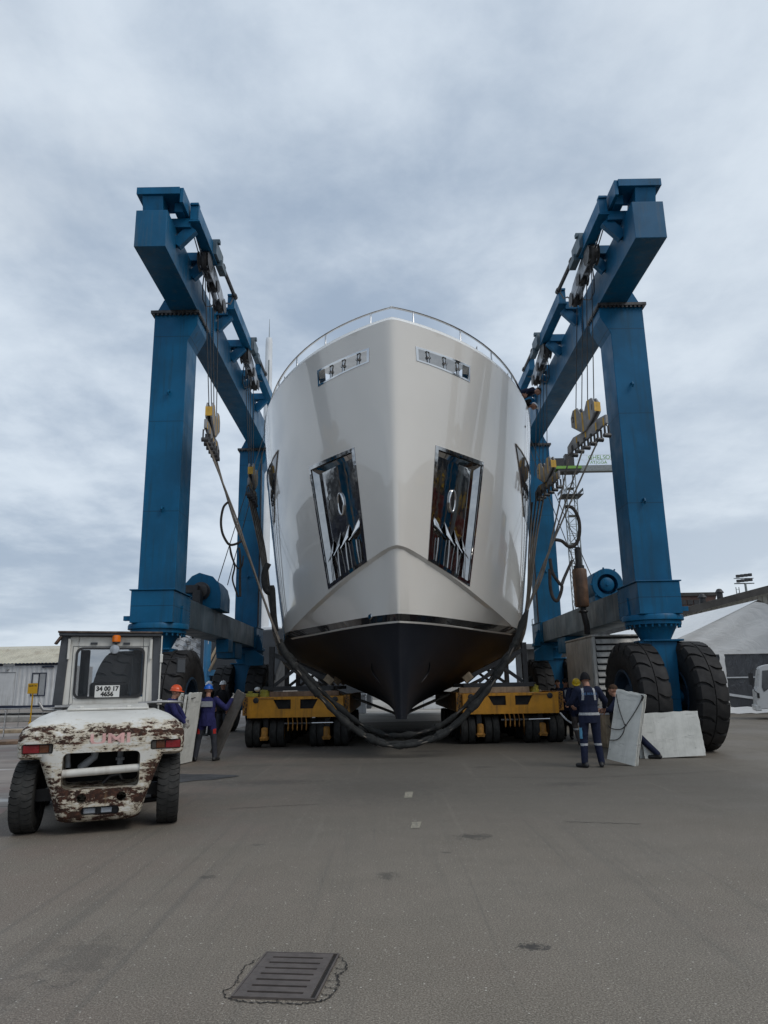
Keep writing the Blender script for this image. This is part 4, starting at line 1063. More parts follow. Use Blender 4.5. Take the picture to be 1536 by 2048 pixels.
# ---------------------------------------------------------------- rusty forklift, seen from behind (local: x right, y forward = away, z up)
def rusty_mat():
    m, n = newmat('rusty_white_paint')
    co = n.coord(); s = n.sep(co)
    base = n.mix(n.ramp(n.noise(co, 1.6, 6), 0.3, 0.7), (0.54, 0.53, 0.49), (0.68, 0.67, 0.63))
    # yellowed primer round the worn patches, bare rust inside them; scratches run sideways
    ln_ = n.noise(n.mapping(co, (4.5, 7, 15)), 1.0, 11, 0.78, 0.5)
    pt_ = n.noise(n.mapping(co, (4.2, 4.2, 6.5), (3, 1, 5)), 1.0, 9, 0.70, 0.2)
    wear = n.mul(n.mul(ln_, .55), n.mul(pt_, .45), 'ADD')
    # more knocks low down and along the shoulder, the bonnet stays clean
    zlow = n.ramp(s[2], 1.0, .25, 0.026, .084)
    sh = n.mul(n.ramp(s[2], .98, 1.08, 0, 1), n.ramp(s[2], 1.24, 1.17, 0, 1))
    zmid = n.mul(sh, .045)
    cor = n.ramp(n.mul(s[0], 1.0, 'ABSOLUTE'), .55, .98, 0, .035)
    top = n.ramp(s[2], 1.20, 1.30, 0, -.10)
    w2 = n.mul(n.mul(n.mul(n.mul(wear, zlow, 'ADD'), zmid, 'ADD'), cor, 'ADD'), top, 'ADD')
    prim = n.ramp(w2, .498, .545); rust = n.ramp(w2, .566, .580)
    c = n.mix(n.mul(prim, .75), base, (0.47, 0.40, 0.285))
    rc = n.mix(n.ramp(n.noise(co, 22, 5), .35, .65), (0.024, 0.011, 0.008), (0.078, 0.032, 0.019))
    c = n.mix(rust, c, rc)
    chip = n.noise(n.mapping(co, (26, 26, 40)), 1.0, 6, .75)
    c = n.mix(n.mul(n.ramp(n.mul(chip, n.mul(w2, .9), 'ADD'), 1.07, 1.10), .9), c, (0.035, 0.018, 0.013))
    # rust runs
    run = n.noise(n.mapping(co, (14, 14, .9)), 1.0, 5, .6)
    c = n.mix(n.mul(n.mul(n.ramp(run, .6, .75), .45), n.ramp(s[2], 1.2, .9)), c, (0.30, 0.19, 0.10))
    sc_ = n.noise(n.mapping(co, (9, 9, 40), (1, 0, 3)), 1.0, 4, .7)
    c = n.mix(n.mul(n.ramp(sc_, .66, .70), .8), c, (0.05, 0.04, 0.035))
    n.set(color=c, rough=n.mix(rust, (.42, .42, .42), (.9, .9, .9)), spec=.4)
    n.bump(n.mul(rust, -1.0), .5, .004)
    return m
M['rusty'] = rusty_mat()
M['cab_white'] = paint('cab_white', (0.60, 0.59, 0.55), 0.45, var=0.1, scale=3, dirt=(0.33, 0.29, 0.24), dirt_amt=0.5)
M['cab_dark'] = paint('cab_dark_trim', (0.045, 0.05, 0.058), 0.55, var=0.25, scale=4)
M['cab_roof'] = paint('cab_roof_rust', (0.07, 0.045, 0.035), 0.7, var=0.5, scale=8, dirt=(0.30, 0.24, 0.17), dirt_amt=0.4, streak=False)
FX, FY, FROT = -3.53, 9.42, R(20)
fk = thing('forklift', 'battered rusty white forklift truck with a number plate in its rear window', 'forklift', (FX, FY, 0), FROT, world=False)
def rring(w_, y0, y1, z, r_=.12, n=5):
    """rounded rectangle outline in plan"""
    P = []
    for cx, cy, a0 in ((w_-r_, y0+r_, -90), (w_-r_, y1-r_*.3, 0), (-w_+r_, y1-r_*.3, 90), (-w_+r_, y0+r_, 180)):
        for k in range(n+1):
            a = R(a0+90*k/n); rr = r_ if cy < (y0+y1)/2 else r_*.3
            P.append((cx+r_*math.cos(a), cy+rr*math.sin(a), z))
    return P
up = MB()
rings = [(.89, -.44, .55, .845, .10), (.925, -.50, .56, .875, .14), (.935, -.52, .56, .98, .16), (.93, -.52, .56, 1.10, .18), (.90, -.49, .56, 1.185, .22), (.84, -.40, .56, 1.245, .26), (.76, -.22, .58, 1.305, .28), (.66, .05, .60, 1.345, .24), (.60, .30, .62, 1.365, .2)]
G_ = [rring(w_, a, b, z, r_) for (w_, a, b, z, r_) in rings]
for L in G_: L.append(L[0])
up.grid(G_); up.add(G_[0][:-1], [tuple(range(len(G_[0])-1))]); up.add(G_[-1][:-1], [tuple(range(len(G_[-1])-1))])
body = up.build('counterweight', M['rusty'], fk, merge=True)
lo = MB()
rings = [(.40, -.42, .62, .135, .10), (.45, -.49, .62, .165, .12), (.47, -.52, .62, .22, .12), (.52, -.535, .62, .40, .12), (.60, -.54, .62, .62, .12), (.69, -.535, .62, .86, .12), (.71, -.53, .60, 1.0, .12)]
G_ = [rring(w_, a, b, z, r_) for (w_, a, b, z, r_) in rings]
for L in G_: L.append(L[0])
lo.grid(G_); lo.add(G_[0][:-1], [tuple(range(len(G_[0])-1))]); lo.add(G_[-1][:-1], [tuple(range(len(G_[-1])-1))])
lower = lo.build('cut', M['rusty'], fk, merge=True)
boolean(body, [lower], 'UNION')
def rrect(x0, x1, z0, z1, r_, n=4):
    P = []
    for cx, cz, a0 in ((x1-r_, z0+r_, -90), (x1-r_, z1-r_, 0), (x0+r_, z1-r_, 90), (x0+r_, z0+r_, 180)):
        P += [(cx+r_*math.cos(R(a0+90*k/n)), cz+r_*math.sin(R(a0+90*k/n))) for k in range(n+1)]
    return P
cuts = []
def cut_prism(poly, y0, y1):
    a = MB(); a.prism(poly, 'y', y0, y1); cuts.append(a.build('cut', M['dark'], fk))
cut_prism(rrect(-.43, .42, .50, .905, .06), -.8, .35)
for hx in (-.20, .235): cut_prism([(hx+.055*math.cos(2*math.pi*k/16), .40+.055*math.sin(2*math.pi*k/16)) for k in range(16)], -.8, -.2)
cut_prism(rrect(-.20, .22, .205, .305, .045), -.8, -.42)
cut_prism(rrect(-.88, -.54, .905, 1.02, .03), -.8, -.445); cut_prism(rrect(.53, .89, .905, 1.02, .03), -.8, -.445)
boolean(body, cuts)
sharp(body, 40)
# inside of the radiator opening
a = MB(); a.box(-.45, .44, .31, .33, .48, .93); a.build('radiator', M['dark'], body)
a = MB(); a.tube([(-.44, -.47, .675), (.43, -.47, .705)], .045, 12); a.build('tow_bar', M['cab_white'], body, smooth=50)
a = MB(); a.tube([(-.25, -.1, .70), (-.18, -.14, .76), (-.1, -.14, .82), (-.09, -.12, .90)], .045, 10); a.build('engine_hose', M['pale_steel'], body, smooth=50); a = MB(); a.tube([(.2, -.05, .72), (.2, -.08, .90)], .035, 10); a.tube([(.2, -.09, .77), (.2, -.09, .80)], .055, 10)
a.build('engine_pipe', M['pale_steel'], body, smooth=50); a = MB()
a.tube([(-.4, -.2, .9), (-.38, -.22, .72)], .03, 8)
a.build('engine_hose', M['pale_steel'], body, smooth=50)
a = MB(); a.tube([(.02, -.2, .52), (.1, -.2, .6), (.2, -.22, .62), (.24, -.22, .55)], .02, 8); a.build('cable', M['black'], body, smooth=50)
a = MB(); a.box(-.17, -.04, -.47, -.43, .225, .285); a.box(.02, .14, -.47, -.43, .225, .285); a.build('latch', M['pale_steel'], body, bevel=.01)
a = MB(); a.box(-.19, .21, -.424, -.418, .21, .30); a.build('recess', M['black'], body)
# lamp clusters
def glow(name, col, e): return paint(name, col, .18, var=.15, scale=20)
red_m, amber_m, smoke_m = glow('lamp_red', (.20, .010, .014), 0), glow('lamp_amber', (.10, .032, .012), 0), glow('lamp_smoked', (.055, .05, .045), 0)
for sx in (-1, 1):
    xa, xb = (-.87, -.55) if sx < 0 else (.54, .88)
    a = MB(); a.box(xa, xb, -.462, -.446, .912, 1.012); ho = a.build('lamp_housing', M['black'], fk)
    w3 = (xb-xa)
    e0, e1 = (xa, xa+.18) if sx < 0 else (xb-.18, xb)
    a = MB(); a.box(e0+.008, e1, -.485, -.463, .918, 1.006); a.build('tail_lamp', red_m, ho, bevel=.006)
    e2, e3 = (e1+.002, e1+.10) if sx < 0 else (e0-.10, e0-.002)
    a = MB(); a.box(e2, e3, -.483, -.463, .918, 1.006); a.build('indicator_lamp', amber_m, ho, bevel=.006)
    e4, e5 = (e3+.002, xb-.004) if sx < 0 else (xa+.004, e2-.002)
    a = MB(); a.box(e4, e5, -.48, -.463, .918, 1.006); a.build('reverse_lamp', smoke_m, ho, bevel=.006)
# faded pink stencil on the bonnet edge
a = MB(); MT = Matrix.Translation((.075, -.528, 1.045)) @ Euler((R(90), 0, 0)).to_matrix().to_4x4(); a.text('UMI', .20, MT @ Matrix.Diagonal((1.35, .85, 1, 1)), .003, bold=.004); a.build('faded_stencil', M['pink'], body)
# bonnet hinge ledge and cab
a = MB(); a.prism([(.25, 1.36), (.93, 1.395), (.93, 1.43), (.25, 1.39)], 'x', -.47, .52); a.box(-.33, -.27, .27, .33, 1.385, 1.415); a.box(.24, .30, .27, .33, 1.385, 1.415); a.build('bonnet', M['cab_white'], fk, bevel=.012)
a = MB(); a.tube([(-.86, .95, 1.46), (-.80, .93, 1.37), (-.60, .92, 1.36), (-.45, .92, 1.42)], .022, 8); a.tube([(.40, .9, 1.425), (.72, .88, 1.44), (.98, .90, 1.43), (1.0, .95, 1.41)], .02, 8); a.tube([(-.66, .9, 1.40), (-.45, .9, 1.40)], .025, 8)
a.build('grab_rail', M['galv'], fk, smooth=50)
CY = 1.0
zt = 2.40
cabm = MB()
# rear wall of the cab as a frame round the window; corner posts lean in a little towards the roof
def quad_bar(x0a, x1a, x0b, x1b, y0, y1, za, zb):
    cabm.add([(x0a, y0, za), (x1a, y0, za), (x1a, y1, za), (x0a, y1, za), (x0b, y0, zb), (x1b, y0, zb), (x1b, y1, zb), (x0b, y1, zb)],
             [(3, 2, 1, 0), (4, 5, 6, 7), (0, 1, 5, 4), (1, 2, 6, 5), (2, 3, 7, 6), (3, 0, 4, 7)])
quad_bar(-.60, -.455, -.555, -.425, CY, CY+.06, 1.42, zt-.06); quad_bar(.455, .60, .425, .575, CY, CY+.06, 1.42, zt-.06)
quad_bar(-.454, .454, -.450, .450, CY, CY+.06, 1.42, 1.515); quad_bar(-.424, .424, -.424, .424, CY, CY+.06, 2.18, zt-.06)
for xx in (-.62, .585): quad_bar(xx, xx+.045, xx*.96, xx*.96+.045, CY+.12, CY+1.35, 1.42, 1.62)
quad_bar(-.62, -.56, -.58, -.53, CY+1.30, CY+1.36, 1.42, zt-.06); quad_bar(.57, .63, .54, .59, CY+1.30, CY+1.36, 1.42, zt-.06)
quad_bar(-.6, .6, -.6, .6, CY+1.30, CY+1.36, .8, 1.5)
cab = cabm.build('cab', M['cab_white'], fk, bevel=.01)
a = MB()
pin = rrect(-.425, .425, 1.53, 2.165, .07, 6); pou = rrect(-.455, .455, 1.50, 2.195, .085, 6)
a.grid([[(x, CY-.004, z) for x, z in pou+pou[:1]], [(x, CY-.022, z) for x, z in pou+pou[:1]], [(x, CY-.022, z) for x, z in pin+pin[:1]], [(x, CY+.0, z) for x, z in pin+pin[:1]]])
a.build('window_seal', M['black'], cab, smooth=30)
gm_, gn = newmat('cab_glass'); gn.set(color=(.03, .035, .04), rough=.03, alpha=.24, spec=.6)
a = MB(); a.add([(x, CY+.01, z) for x, z in pin], [tuple(range(len(pin)))]); a.build('rear_window', gm_, cab)
a = MB(); a.box(-.52, .52, CY+1.30, CY+1.305, 1.55, 2.3); a.build('windscreen', gm_, cab)
for (xo, w_) in ((-.70, .125), (.585, .115)):
    a = MB()
    s_ = 1 if xo > 0 else -1
    x0 = xo; x1 = xo + w_; k = .935
    a.add([(x0, CY-.02, 1.42), (x1, CY-.02, 1.42), (x1, CY+.10, 1.42), (x0, CY+.10, 1.42), (x0*k, CY-.02, zt-.03), (x1*k, CY-.02, zt-.03), (x1*k, CY+.10, zt-.03), (x0*k, CY+.10, zt-.03)],
          [(3, 2, 1, 0), (4, 5, 6, 7), (0, 1, 5, 4), (1, 2, 6, 5), (2, 3, 7, 6), (3, 0, 4, 7)])
    a.build('corner_post', M['cab_dark'], cab, bevel=.008)
for xo in (-.565, .515):
    a = MB(); a.box(xo, xo+.035, CY-.05, CY-.022, 2.03, 2.31); a.build('corner_bracket', M['cab_white'], cab, bevel=.006)
a = MB()
a.box(.665, .685, CY-.03, CY+.06, 1.30, 2.36); a.box(.66, .70, CY-.045, CY-.03, 1.98, 2.10); a.box(.65, .72, CY-.045, CY-.03, 1.40, 1.47)
a.build('side_trim', M['cab_white'], cab, bevel=.006)
a = MB()
for xo in (-.23, .20): a.box(xo-.045, xo+.045, CY-.02, CY-.004, 2.232, 2.262)
a.box(-.49, .49, CY-.006, CY-.0005, 2.206, 2.212); a.box(-.497, -.491, CY-.006, CY-.0005, 1.43, 2.212); a.box(.491, .497, CY-.006, CY-.0005, 1.43, 2.212)
a.build('window_hinge', M['cab_dark'], cab)
a = MB(); a.box(-.685, .665, CY-.10, CY+1.45, zt-.05, zt-.012); a.build('roof', M['cab_dark'], cab, bevel=.008)
a = MB(); a.box(-.70, .68, CY-.12, CY+1.47, zt-.011, zt+.012); a.prism([(-.675, zt-.06), (-.74, zt-.16), (-.71, zt-.165), (-.64, zt-.06)], 'y', CY-.1, CY+.1); a.build('roof_skin', M['cab_roof'], cab, bevel=.005)
am_, an = newmat('beacon_amber'); an.set(color=(.75, .17, .01), rough=.2, spec=.6)
a = MB(); a.lathe([(0, 2.245), (.05, 2.245), (.05, 2.265), (.0, 2.265)], (.06, CY-.09, 0), 'z', 18); a.box(.045, .075, CY-.1, CY, 2.235, 2.25); bc0 = a.build('beacon_base', M['black'], cab, smooth=40)
a = MB(); a.lathe([(.058, 2.266), (.06, 2.28), (.056, 2.345), (.04, 2.358), (0, 2.36)], (.06, CY-.09, 0), 'z', 20); a.build('beacon', am_, cab, smooth=40)
a = MB(); a.lathe([(0, -.03), (.06, -.02), (.065, .03), (.058, .04), (0, .045)], (.045, CY-.10, 2.165), 'y', 18); a.build('work_lamp', M['pale_steel'], cab, smooth=40)
plm = paint('plate_white', (.66, .66, .64), .4, var=.05, dirt=(.5, .46, .4), dirt_amt=.3)
a = MB(); a.box(-.175, .145, CY-.034, CY-.026, 1.515, 1.675); npl = a.build('number_plate', plm, cab)
a = MB()
for tx, zz in (('34 00 17', 1.628), ('4656', 1.556)):
    a.text(tx, .083, Matrix.Translation((-.015, CY-.0355, zz)) @ Euler((R(90), 0, 0)).to_matrix().to_4x4() @ Matrix.Diagonal((.98, 1, 1, 1)), .002, bold=.004)
a.build('plate_text', M['letter_black'], npl)
# what one sees through the glass: seat, wheel, levers
a = MB(); a.box(-.26, .26, CY+.35, CY+.48, 1.25, 1.72); a.box(-.27, .27, CY+.35, CY+.85, 1.12, 1.24); a.build('seat', M['black'], cab, bevel=.04)
a = MB(); a.tube([(.17*math.cos(t), CY+1.08+.05*math.sin(t), 1.52+.16*math.sin(t)) for t in [2*math.pi*k/20 for k in range(20)]], .015, 6, closed=True); a.tube([(0, CY+1.09, 1.52), (0, CY+1.2, 1.15)], .025, 8); a.build('steering_wheel', M['black'], cab, smooth=50)
a = MB(); a.box(-.62, .62, CY+.1, CY+1.3, .75, 1.12); a.build('cab_floor', M['cab_dark'], cab)
# mast and forks out in front
for sx in (-1, 1):
    a = MB(); a.box(sx*.40-.07, sx*.40+.07, 2.75, 2.92, .12, 2.25); a.build('mast_rail', M['black'], fk, bevel=.01)
    a = MB(); a.prism([(2.95, .06), (4.1, .05), (4.1, .07), (3.0, .11), (3.0, .7), (2.95, .7)], 'x', sx*.35-.07, sx*.35+.07); a.build('fork', M['black'], fk)
a = MB(); a.box(-.62, .62, .6, 2.75, .35, .80); a.build('chassis', M['black'], fk, bevel=.03)
a = MB(); a.box(-.82, .82, -.06, .06, .34, .48); a.cyl((.45, .2, .36), (.9, .1, .36), .035, 8); a.cyl((.45, .25, .5), (.9, .15, .48), .035, 8); a.cyl((.45, .1, .25), (.9, .05, .28), .03, 8); a.cyl((-.45, .2, .36), (-.9, .1, .36), .035, 8); a.build('rear_axle', M['black'], fk, smooth=40)
a = MB(); a.box(-.90, -.55, -.10, .5, .78, .90); a.box(.55, .90, -.10, .5, .78, .90); a.box(.885, .915, .45, .48, .38, .88); a.build('mudguard', M['cab_dark'], fk, bevel=.01)
def fk_tyre(Rr, Wd, rim):
    mb = MB(); h = Wd/2
    prof = [(rim, -.8*h), (rim+.03, -.95*h), (Rr-.11, -1.0*h), (Rr-.03, -.90*h), (Rr-.004, -.72*h), (Rr, 0), (Rr-.004, .72*h), (Rr-.03, .90*h), (Rr-.11, 1.0*h), (rim+.03, .95*h), (rim, .8*h)]
    mb.lathe(prof, (0, 0, 0), 'x', 44, None, False)
    nb = 34
    for s in (-1, 1):
        for k in range(nb):
            a0 = 2*math.pi*(k+(.5 if s > 0 else 0))/nb
            L = [(s*h*t, (Rr+.006-(.010 if t > .8 else 0)), a0 + .05*math.sin(t*4)) for t in (.06, .3, .55, .8, .95)]
            g0 = [[(x, r_*math.cos(a_-.074), r_*math.sin(a_-.074)), (x, r_*math.cos(a_+.074), r_*math.sin(a_+.074))] for x, r_, a_ in L]
            g1 = [[(x, (r_-.03)*math.cos(a_-.08), (r_-.03)*math.sin(a_-.08)), (x, (r_-.03)*math.cos(a_+.08), (r_-.03)*math.sin(a_+.08))] for x, r_, a_ in L]
            mb.grid(g0); mb.grid([[b[0], t_[0]] for b, t_ in zip(g1, g0)]); mb.grid([[t_[1], b[1]] for b, t_ in zip(g1, g0)])
    return mb
def fk_rim(rim, Wd):
    a = MB(); h = Wd/2
    for s in (-1, 1): a.lathe([(rim+.015, s*h*.84), (rim-.02, s*h*.86), (rim-.04, s*h*.6), (.10, s*h*.35), (.09, s*h*.6), (0, s*h*.62)], (0, 0, 0), 'x', 24, None, False)
    return a
tA = fk_tyre(.405, .26, .22).build('tyre', M['rubber2'], fk, smooth=35); fk_rim(.22, .26).build('rim', M['black'], tA, smooth=35)
tA.location = (-.80, 0, .408); tA.rotation_euler = (0, 0, R(-7))
tB = copy_tree(tA, fk); tB.location = (.80, 0, .408); tB.rotation_euler = (.08, 0, R(-5))
for sx in (-1, 1):
    tC = copy_tree(tA, fk); tC.location = (sx*.86, 2.3, .46); tC.scale = (1.2, 1.13, 1.13); tC.rotation_euler = (0, 0, 0)
# mirror on the right
a = MB(); a.tube([(.62, CY+.2, 2.02), (.80, CY+.1, 2.03), (.93, CY+.05, 2.05)], .012, 6); a.tube([(.62, CY+.2, 1.83), (.9, CY+.07, 1.82)], .012, 6); a.box(.90, 1.03, CY+.02, CY+.045, 1.83, 2.04)
mr = a.build('mirror', M['black'], fk, bevel=.01)
a = MB(); a.box(.912, 1.018, CY+.012, CY+.018, 1.845, 2.025); a.build('mirror_glass', M['glass_dark'], mr)

# ---------------------------------------------------------------- self propelled trailers carrying the yacht
tyre_p = None
def trailer(xc, label):
    global tyre_p
    L0, Wd = 9.2, 2.66
    t = thing('transport_trailer', label, 'trailer', (xc, 20.8, 0), 0, 'yellow trailers under the yacht', world=False)
    h = Wd/2
    a = MB()
    # front beam with two dark windows: pieces around the openings
    yf = 0.0; z0, z1 = .80, 1.36
    xs_ = [-h, h]
    a.box(-h, h, yf+.06, L0, z0+.02, z1-.02)
    a.build('deck', M['yellow'], t, bevel=.01)
    # face plate cut by the two trapezoid openings (drawn as strips)
    f_ = MB()
    def strip_(z, zz, xs): f_.box(xs[0], xs[1], yf, yf+.058, z, zz)
    f_.box(-h, h, yf, yf+.058, z0, 1.03); f_.box(-h, h, yf, yf+.058, 1.285, z1)
    def rail_(poly): f_.prism(poly, 'y', yf, yf+.058)
    rail_([(-h, 1.0301), (-.48, 1.0301), (-.62, 1.2849), (-h, 1.2849)]); rail_([(.48, 1.0301), (h, 1.0301), (h, 1.2849), (.62, 1.2849)])
    f_.box(-.13, .13, yf, yf+.058, 1.0301, 1.2849)
    fp = f_.build('front_plate', M['yellow'], t, recalc=True)
    a = MB(); a.box(-.62, -.131, yf+.0585, yf+.0595, 1.031, 1.284); a.box(.131, .62, yf+.0585, yf+.0595, 1.031, 1.284); a.build('opening', M['dark'], fp)
    a = MB()
    for sx in (-1, 1): a.lathe([(.0, -.025), (.055, -.025), (.075, -.02), (.08, .0)], (sx*1.10, yf, 1.27), 'y', 18)
    a.build('lamp', M['black'], fp, smooth=40)
    a = MB()
    for sx in (-1, 1):
        a = MB(); a.box(sx*.82-.22, sx*.82+.22, yf-.018, yf-.001, 1.30, 1.335); a.build('reflector_strip', M['yellow_rust'], fp)
    for xx, zz in ((0, 1.35), (.40, 1.03), (-.40, 1.03)):
        a = MB(); a.box(xx-.004, xx+.004, yf-.003, yf-.0005, .81, zz); a.build('seam', M['yellow_rust'], fp)
    # perforated side girders standing a bit outside
    for sx in (-1, 1):
        a = MB(); xa, xb = (h+.002, h+.17) if sx > 0 else (-h-.17, -h-.002)
        a.box(xa, xb, .15, L0-.1, .86, 1.38); sg = a.build('side_girder', M['yellow_rust'], t, bevel=.012)
        a = MB(); r_ = random.Random(3)
        for k in range(14): 
            x_ = r_.uniform(xa+.03, xb-.03); z_ = .92+k*.033; a.lathe([(0, -.012), (.018, -.012), (.02, 0)], (x_, .15, z_), 'y', 8)
        a.build('bolt', M['black'], sg)
    for k in range(5):
        x_ = -.20 + .125*k
        a = MB(); a.prism([(x_-.005, .80), (x_+.012, .80), (x_+.035, .66), (x_+.03, .50), (x_+.015, .44), (x_+.0, .50), (x_+.012, .66)], 'y', -.12, .02); a.build('tow_lug', M['yellow_rust'], t, bevel=.006)
    a = MB(); a.cyl((-.30, -.05, .64), (.45, -.05, .64), .03, 10); a.build('lug_pin', M['grime_steel'], t, smooth=50)
    a = MB(); a.cyl((.46, -.05, .645), (1.05, -.05, .65), .022, 10); a.build('steering_rod', M['chrome'], t, smooth=50)
    for sx in (-1, 1):
        a = MB(); a.lathe([(.12, .22), (.14, .26), (.095, .29), (.095, .48), (.08, .53), (.04, .545), (0, .545)], (sx*.86, .10, 0), 'z', 20); a.box(sx*.86-.10, sx*.86+.10, .0, .35, .2, .3); a.build('suspension_hub', M['yellow_rust'], t, smooth=40)
        a = MB(); a.box(sx*.86-.07, sx*.86+.07, .3, .6, .3, .8); a.build('suspension_arm', M['black'], t)
    if tyre_p is None:
        a = MB(); h_ = .155; a.lathe([(.19, -h_*.8), (.28, -h_), (.355, -h_*.95), (.38, -h_*.75), (.375, -h_*.4), (.382, -h_*.35), (.382, h_*.35), (.375, h_*.4), (.38, h_*.75), (.355, h_*.95), (.28, h_), (.19, h_*.8)], (0, 0, 0), 'x', 32, None, False)
        tyre_p = a.build('tyre', M['rubber2'], t, smooth=35)
        a = MB(); a.lathe([(.2, -.1), (.16, -.06), (0, -.06)], (0, 0, 0), 'x', 20); a.lathe([(.2, .1), (.16, .06), (0, .06)], (0, 0, 0), 'x', 20); a.build('rim', M['yellow_rust'], tyre_p, smooth=35)
        first = True
    else: first = False
    for line in range(6):
        for k, xo in enumerate([hx + d for hx in (-.86, .92) for d in (-.44, -.23, .23, .44)]):
            o = tyre_p if (first and line == 0 and k == 0) else copy_tree(tyre_p, t)
            o.location = (xo, .42 + line*1.42, .382); o.scale = (.66, 1, 1)
    return t
trailer(-2.55, 'yellow self propelled trailer carrying the reddish timber, olive toolbox and white rag')
trailer(3.42, 'yellow self propelled trailer carrying the pale brown timber, nearest the grey engine house')
# timbers, jacks and black cradle frames on the decks
def timber(x0, x1, y0, y1, z0, z1, label, mat='timber', rot=0):
    a = MB(); a.box(x0, x1, y0, y1, z0, z1); o = a.build('timber_beam', M[mat], None, bevel=.012, shift=((x0+x1)/2, (y0+y1)/2, z0)); o.rotation_euler = (0, 0, rot)
    return tag(o, label, 'timber beam', 'timbers on the trailers')
timber(-3.30, -1.35, 20.95, 21.3, 1.362, 1.50, 'reddish timber beam lying across the left yellow trailer')
timber(2.02, 3.99, 20.95, 21.3, 1.362, 1.52, 'pale brown timber beam lying across the trailer nearest the engine house', 'timber_pale')
timber(4.0, 4.45, 21.6, 21.8, 1.362, 1.42, 'short plank at the right end of the right yellow trailer', 'pale_wood', R(8))
def drumcan(x, y, r_, h_, label):
    t = thing('oil_can', label, 'can', (x, y, 1.362), 0, 'olive cans on the trailers', world=False)
    a = MB(); a.lathe([(0, 0), (r_, 0), (r_, h_*.3), (r_*.9, h_*.33), (r_*.95, h_*.45), (r_*.9, h_*.7), (r_*.5, h_*.72), (r_*.5, h_*.85), (0, h_*.85)], (0, 0, 0), 'z', 20); a.build('can_body', M['drum'], t, smooth=35)
    a = MB(); a.tube([(-r_*.4, 0, h_*.8), (-r_*.3, 0, h_), (r_*.3, 0, h_), (r_*.4, 0, h_*.8)], .015, 6); a.build('handle', M['black'], t, smooth=40)
drumcan(-3.45, 21.1, .15, .27, 'round olive yellow can on the left trailer beside the reddish timber')
drumcan(4.18, 21.25, .14, .26, 'olive yellow can on the right trailer beside the brown timber')
a = MB(); a.box(-.17, .17, -.14, .14, 0, .10); a.box(-.12, .0, -.1, .1, .1, .16); o = a.build('toolbox', M['drum'], None, bevel=.012, shift=(0, 0, 0)); o.location = (-3.8, 21.1, 1.362); tag(o, 'low olive toolbox on the outer corner of the left trailer', 'toolbox')
a = MB(); a.ball((0, 0, .10), .11, 10, 6, (1, .8, .9)); o = a.build('rag_bundle', M['white_deck'], None, smooth=60); o.location = (-3.74, 21.5, 1.50); o.scale = (.8, 1, .7); tag(o, 'small white rag bundle behind the olive toolbox', 'rag')
def cradle(xc, sx, y, label):
    t = thing('cradle_frame', label, 'cradle', (xc, y, 1.5), 0, 'black steel cradle frames', world=False)
    a = MB(); a.box(-1.0, 1.0, -.12, .12, .022, .14); a.build('base_beam', M['black'], t, bevel=.008)
    a = MB(); a.box(sx*.78-.07, sx*.78+.07, -.08, .08, .141, 1.25); a.build('upright', M['black'], t, bevel=.006)
    a = MB(); a.beam((sx*.70, 0, .16), (-sx*.05, 0, .72), .09, .09); a.beam((-sx*.55, 0, .16), (-sx*.12, 0, .5), .09, .09); a.beam((sx*.78, 0, 1.05), (-sx*.75, 0, .34), .12, .12); a.build('brace', M['black'], t)
    a = MB(); a.box(-.13, .13, -.12, .12, -.10, .10, Matrix.Translation((-sx*.86, 0, .30)) @ Euler((0, sx*R(-38), 0)).to_matrix().to_4x4()); a.build('wooden_pad', M['pale_wood'], t, bevel=.01)
for k, y in enumerate((21.12, 24.4, 27.4)):
    cradle(-2.5, -1, y, ['black steel cradle frame on the reddish timber, front left', 'middle black cradle frame on the left trailer', 'rearmost black cradle frame on the left trailer'][k])
    cradle(3.15, 1, y, ['black steel cradle frame on the brown timber, front right', 'middle black cradle frame on the right trailer', 'rearmost black cradle frame on the right trailer'][k])
# ---------------------------------------------------------------- people
from mathutils.kdtree import KDTree
def cloth(name, col, var=.2):
    m, n = newmat(name); co = n.coord()
    f = n.noise(n.mapping(co, (1, 1, .7)), 7, 4, .6, .8)
    n.set(color=n.mix(n.ramp(f, .3, .7), tuple(c*(1-var) for c in col), tuple(c*(1+var) for c in col)), rough=.9, spec=.2)
    n.bump(n.mul(f, 1.0), .9, .03)
    return m
SKIN = paint('skin', (.33, .17, .115), .55, var=.12, scale=8, spec=.35)
NAVY, PURPLE, DARKG = cloth('navy_cloth', (.012, .016, .036)), cloth('violet_navy_cloth', (.022, .023, .088)), cloth('charcoal_cloth', (.034, .036, .044))
BLACKC, BROWNG = cloth('black_cloth', (.010, .010, .012)), cloth('grey_brown_cloth', (.06, .052, .05))
REFL, GLOVE, GREYC = cloth('reflective_tape', (.34, .35, .36), .05), cloth('work_glove', (.34, .32, .29)), cloth('grey_cloth', (.13, .135, .14))
SHOE, HAIR = paint('shoe', (.014, .014, .015), .6, var=.3, scale=9), cloth('hair', (.018, .012, .009))
REDC, CYANC = cloth('red_trim', (.42, .03, .025)), cloth('light_blue_trim', (.12, .32, .48))
def helm_mat(name, col): return paint(name, col, .3, var=.06, scale=8, dirt=tuple(c*.5 for c in col), dirt_amt=.25, streak=False)

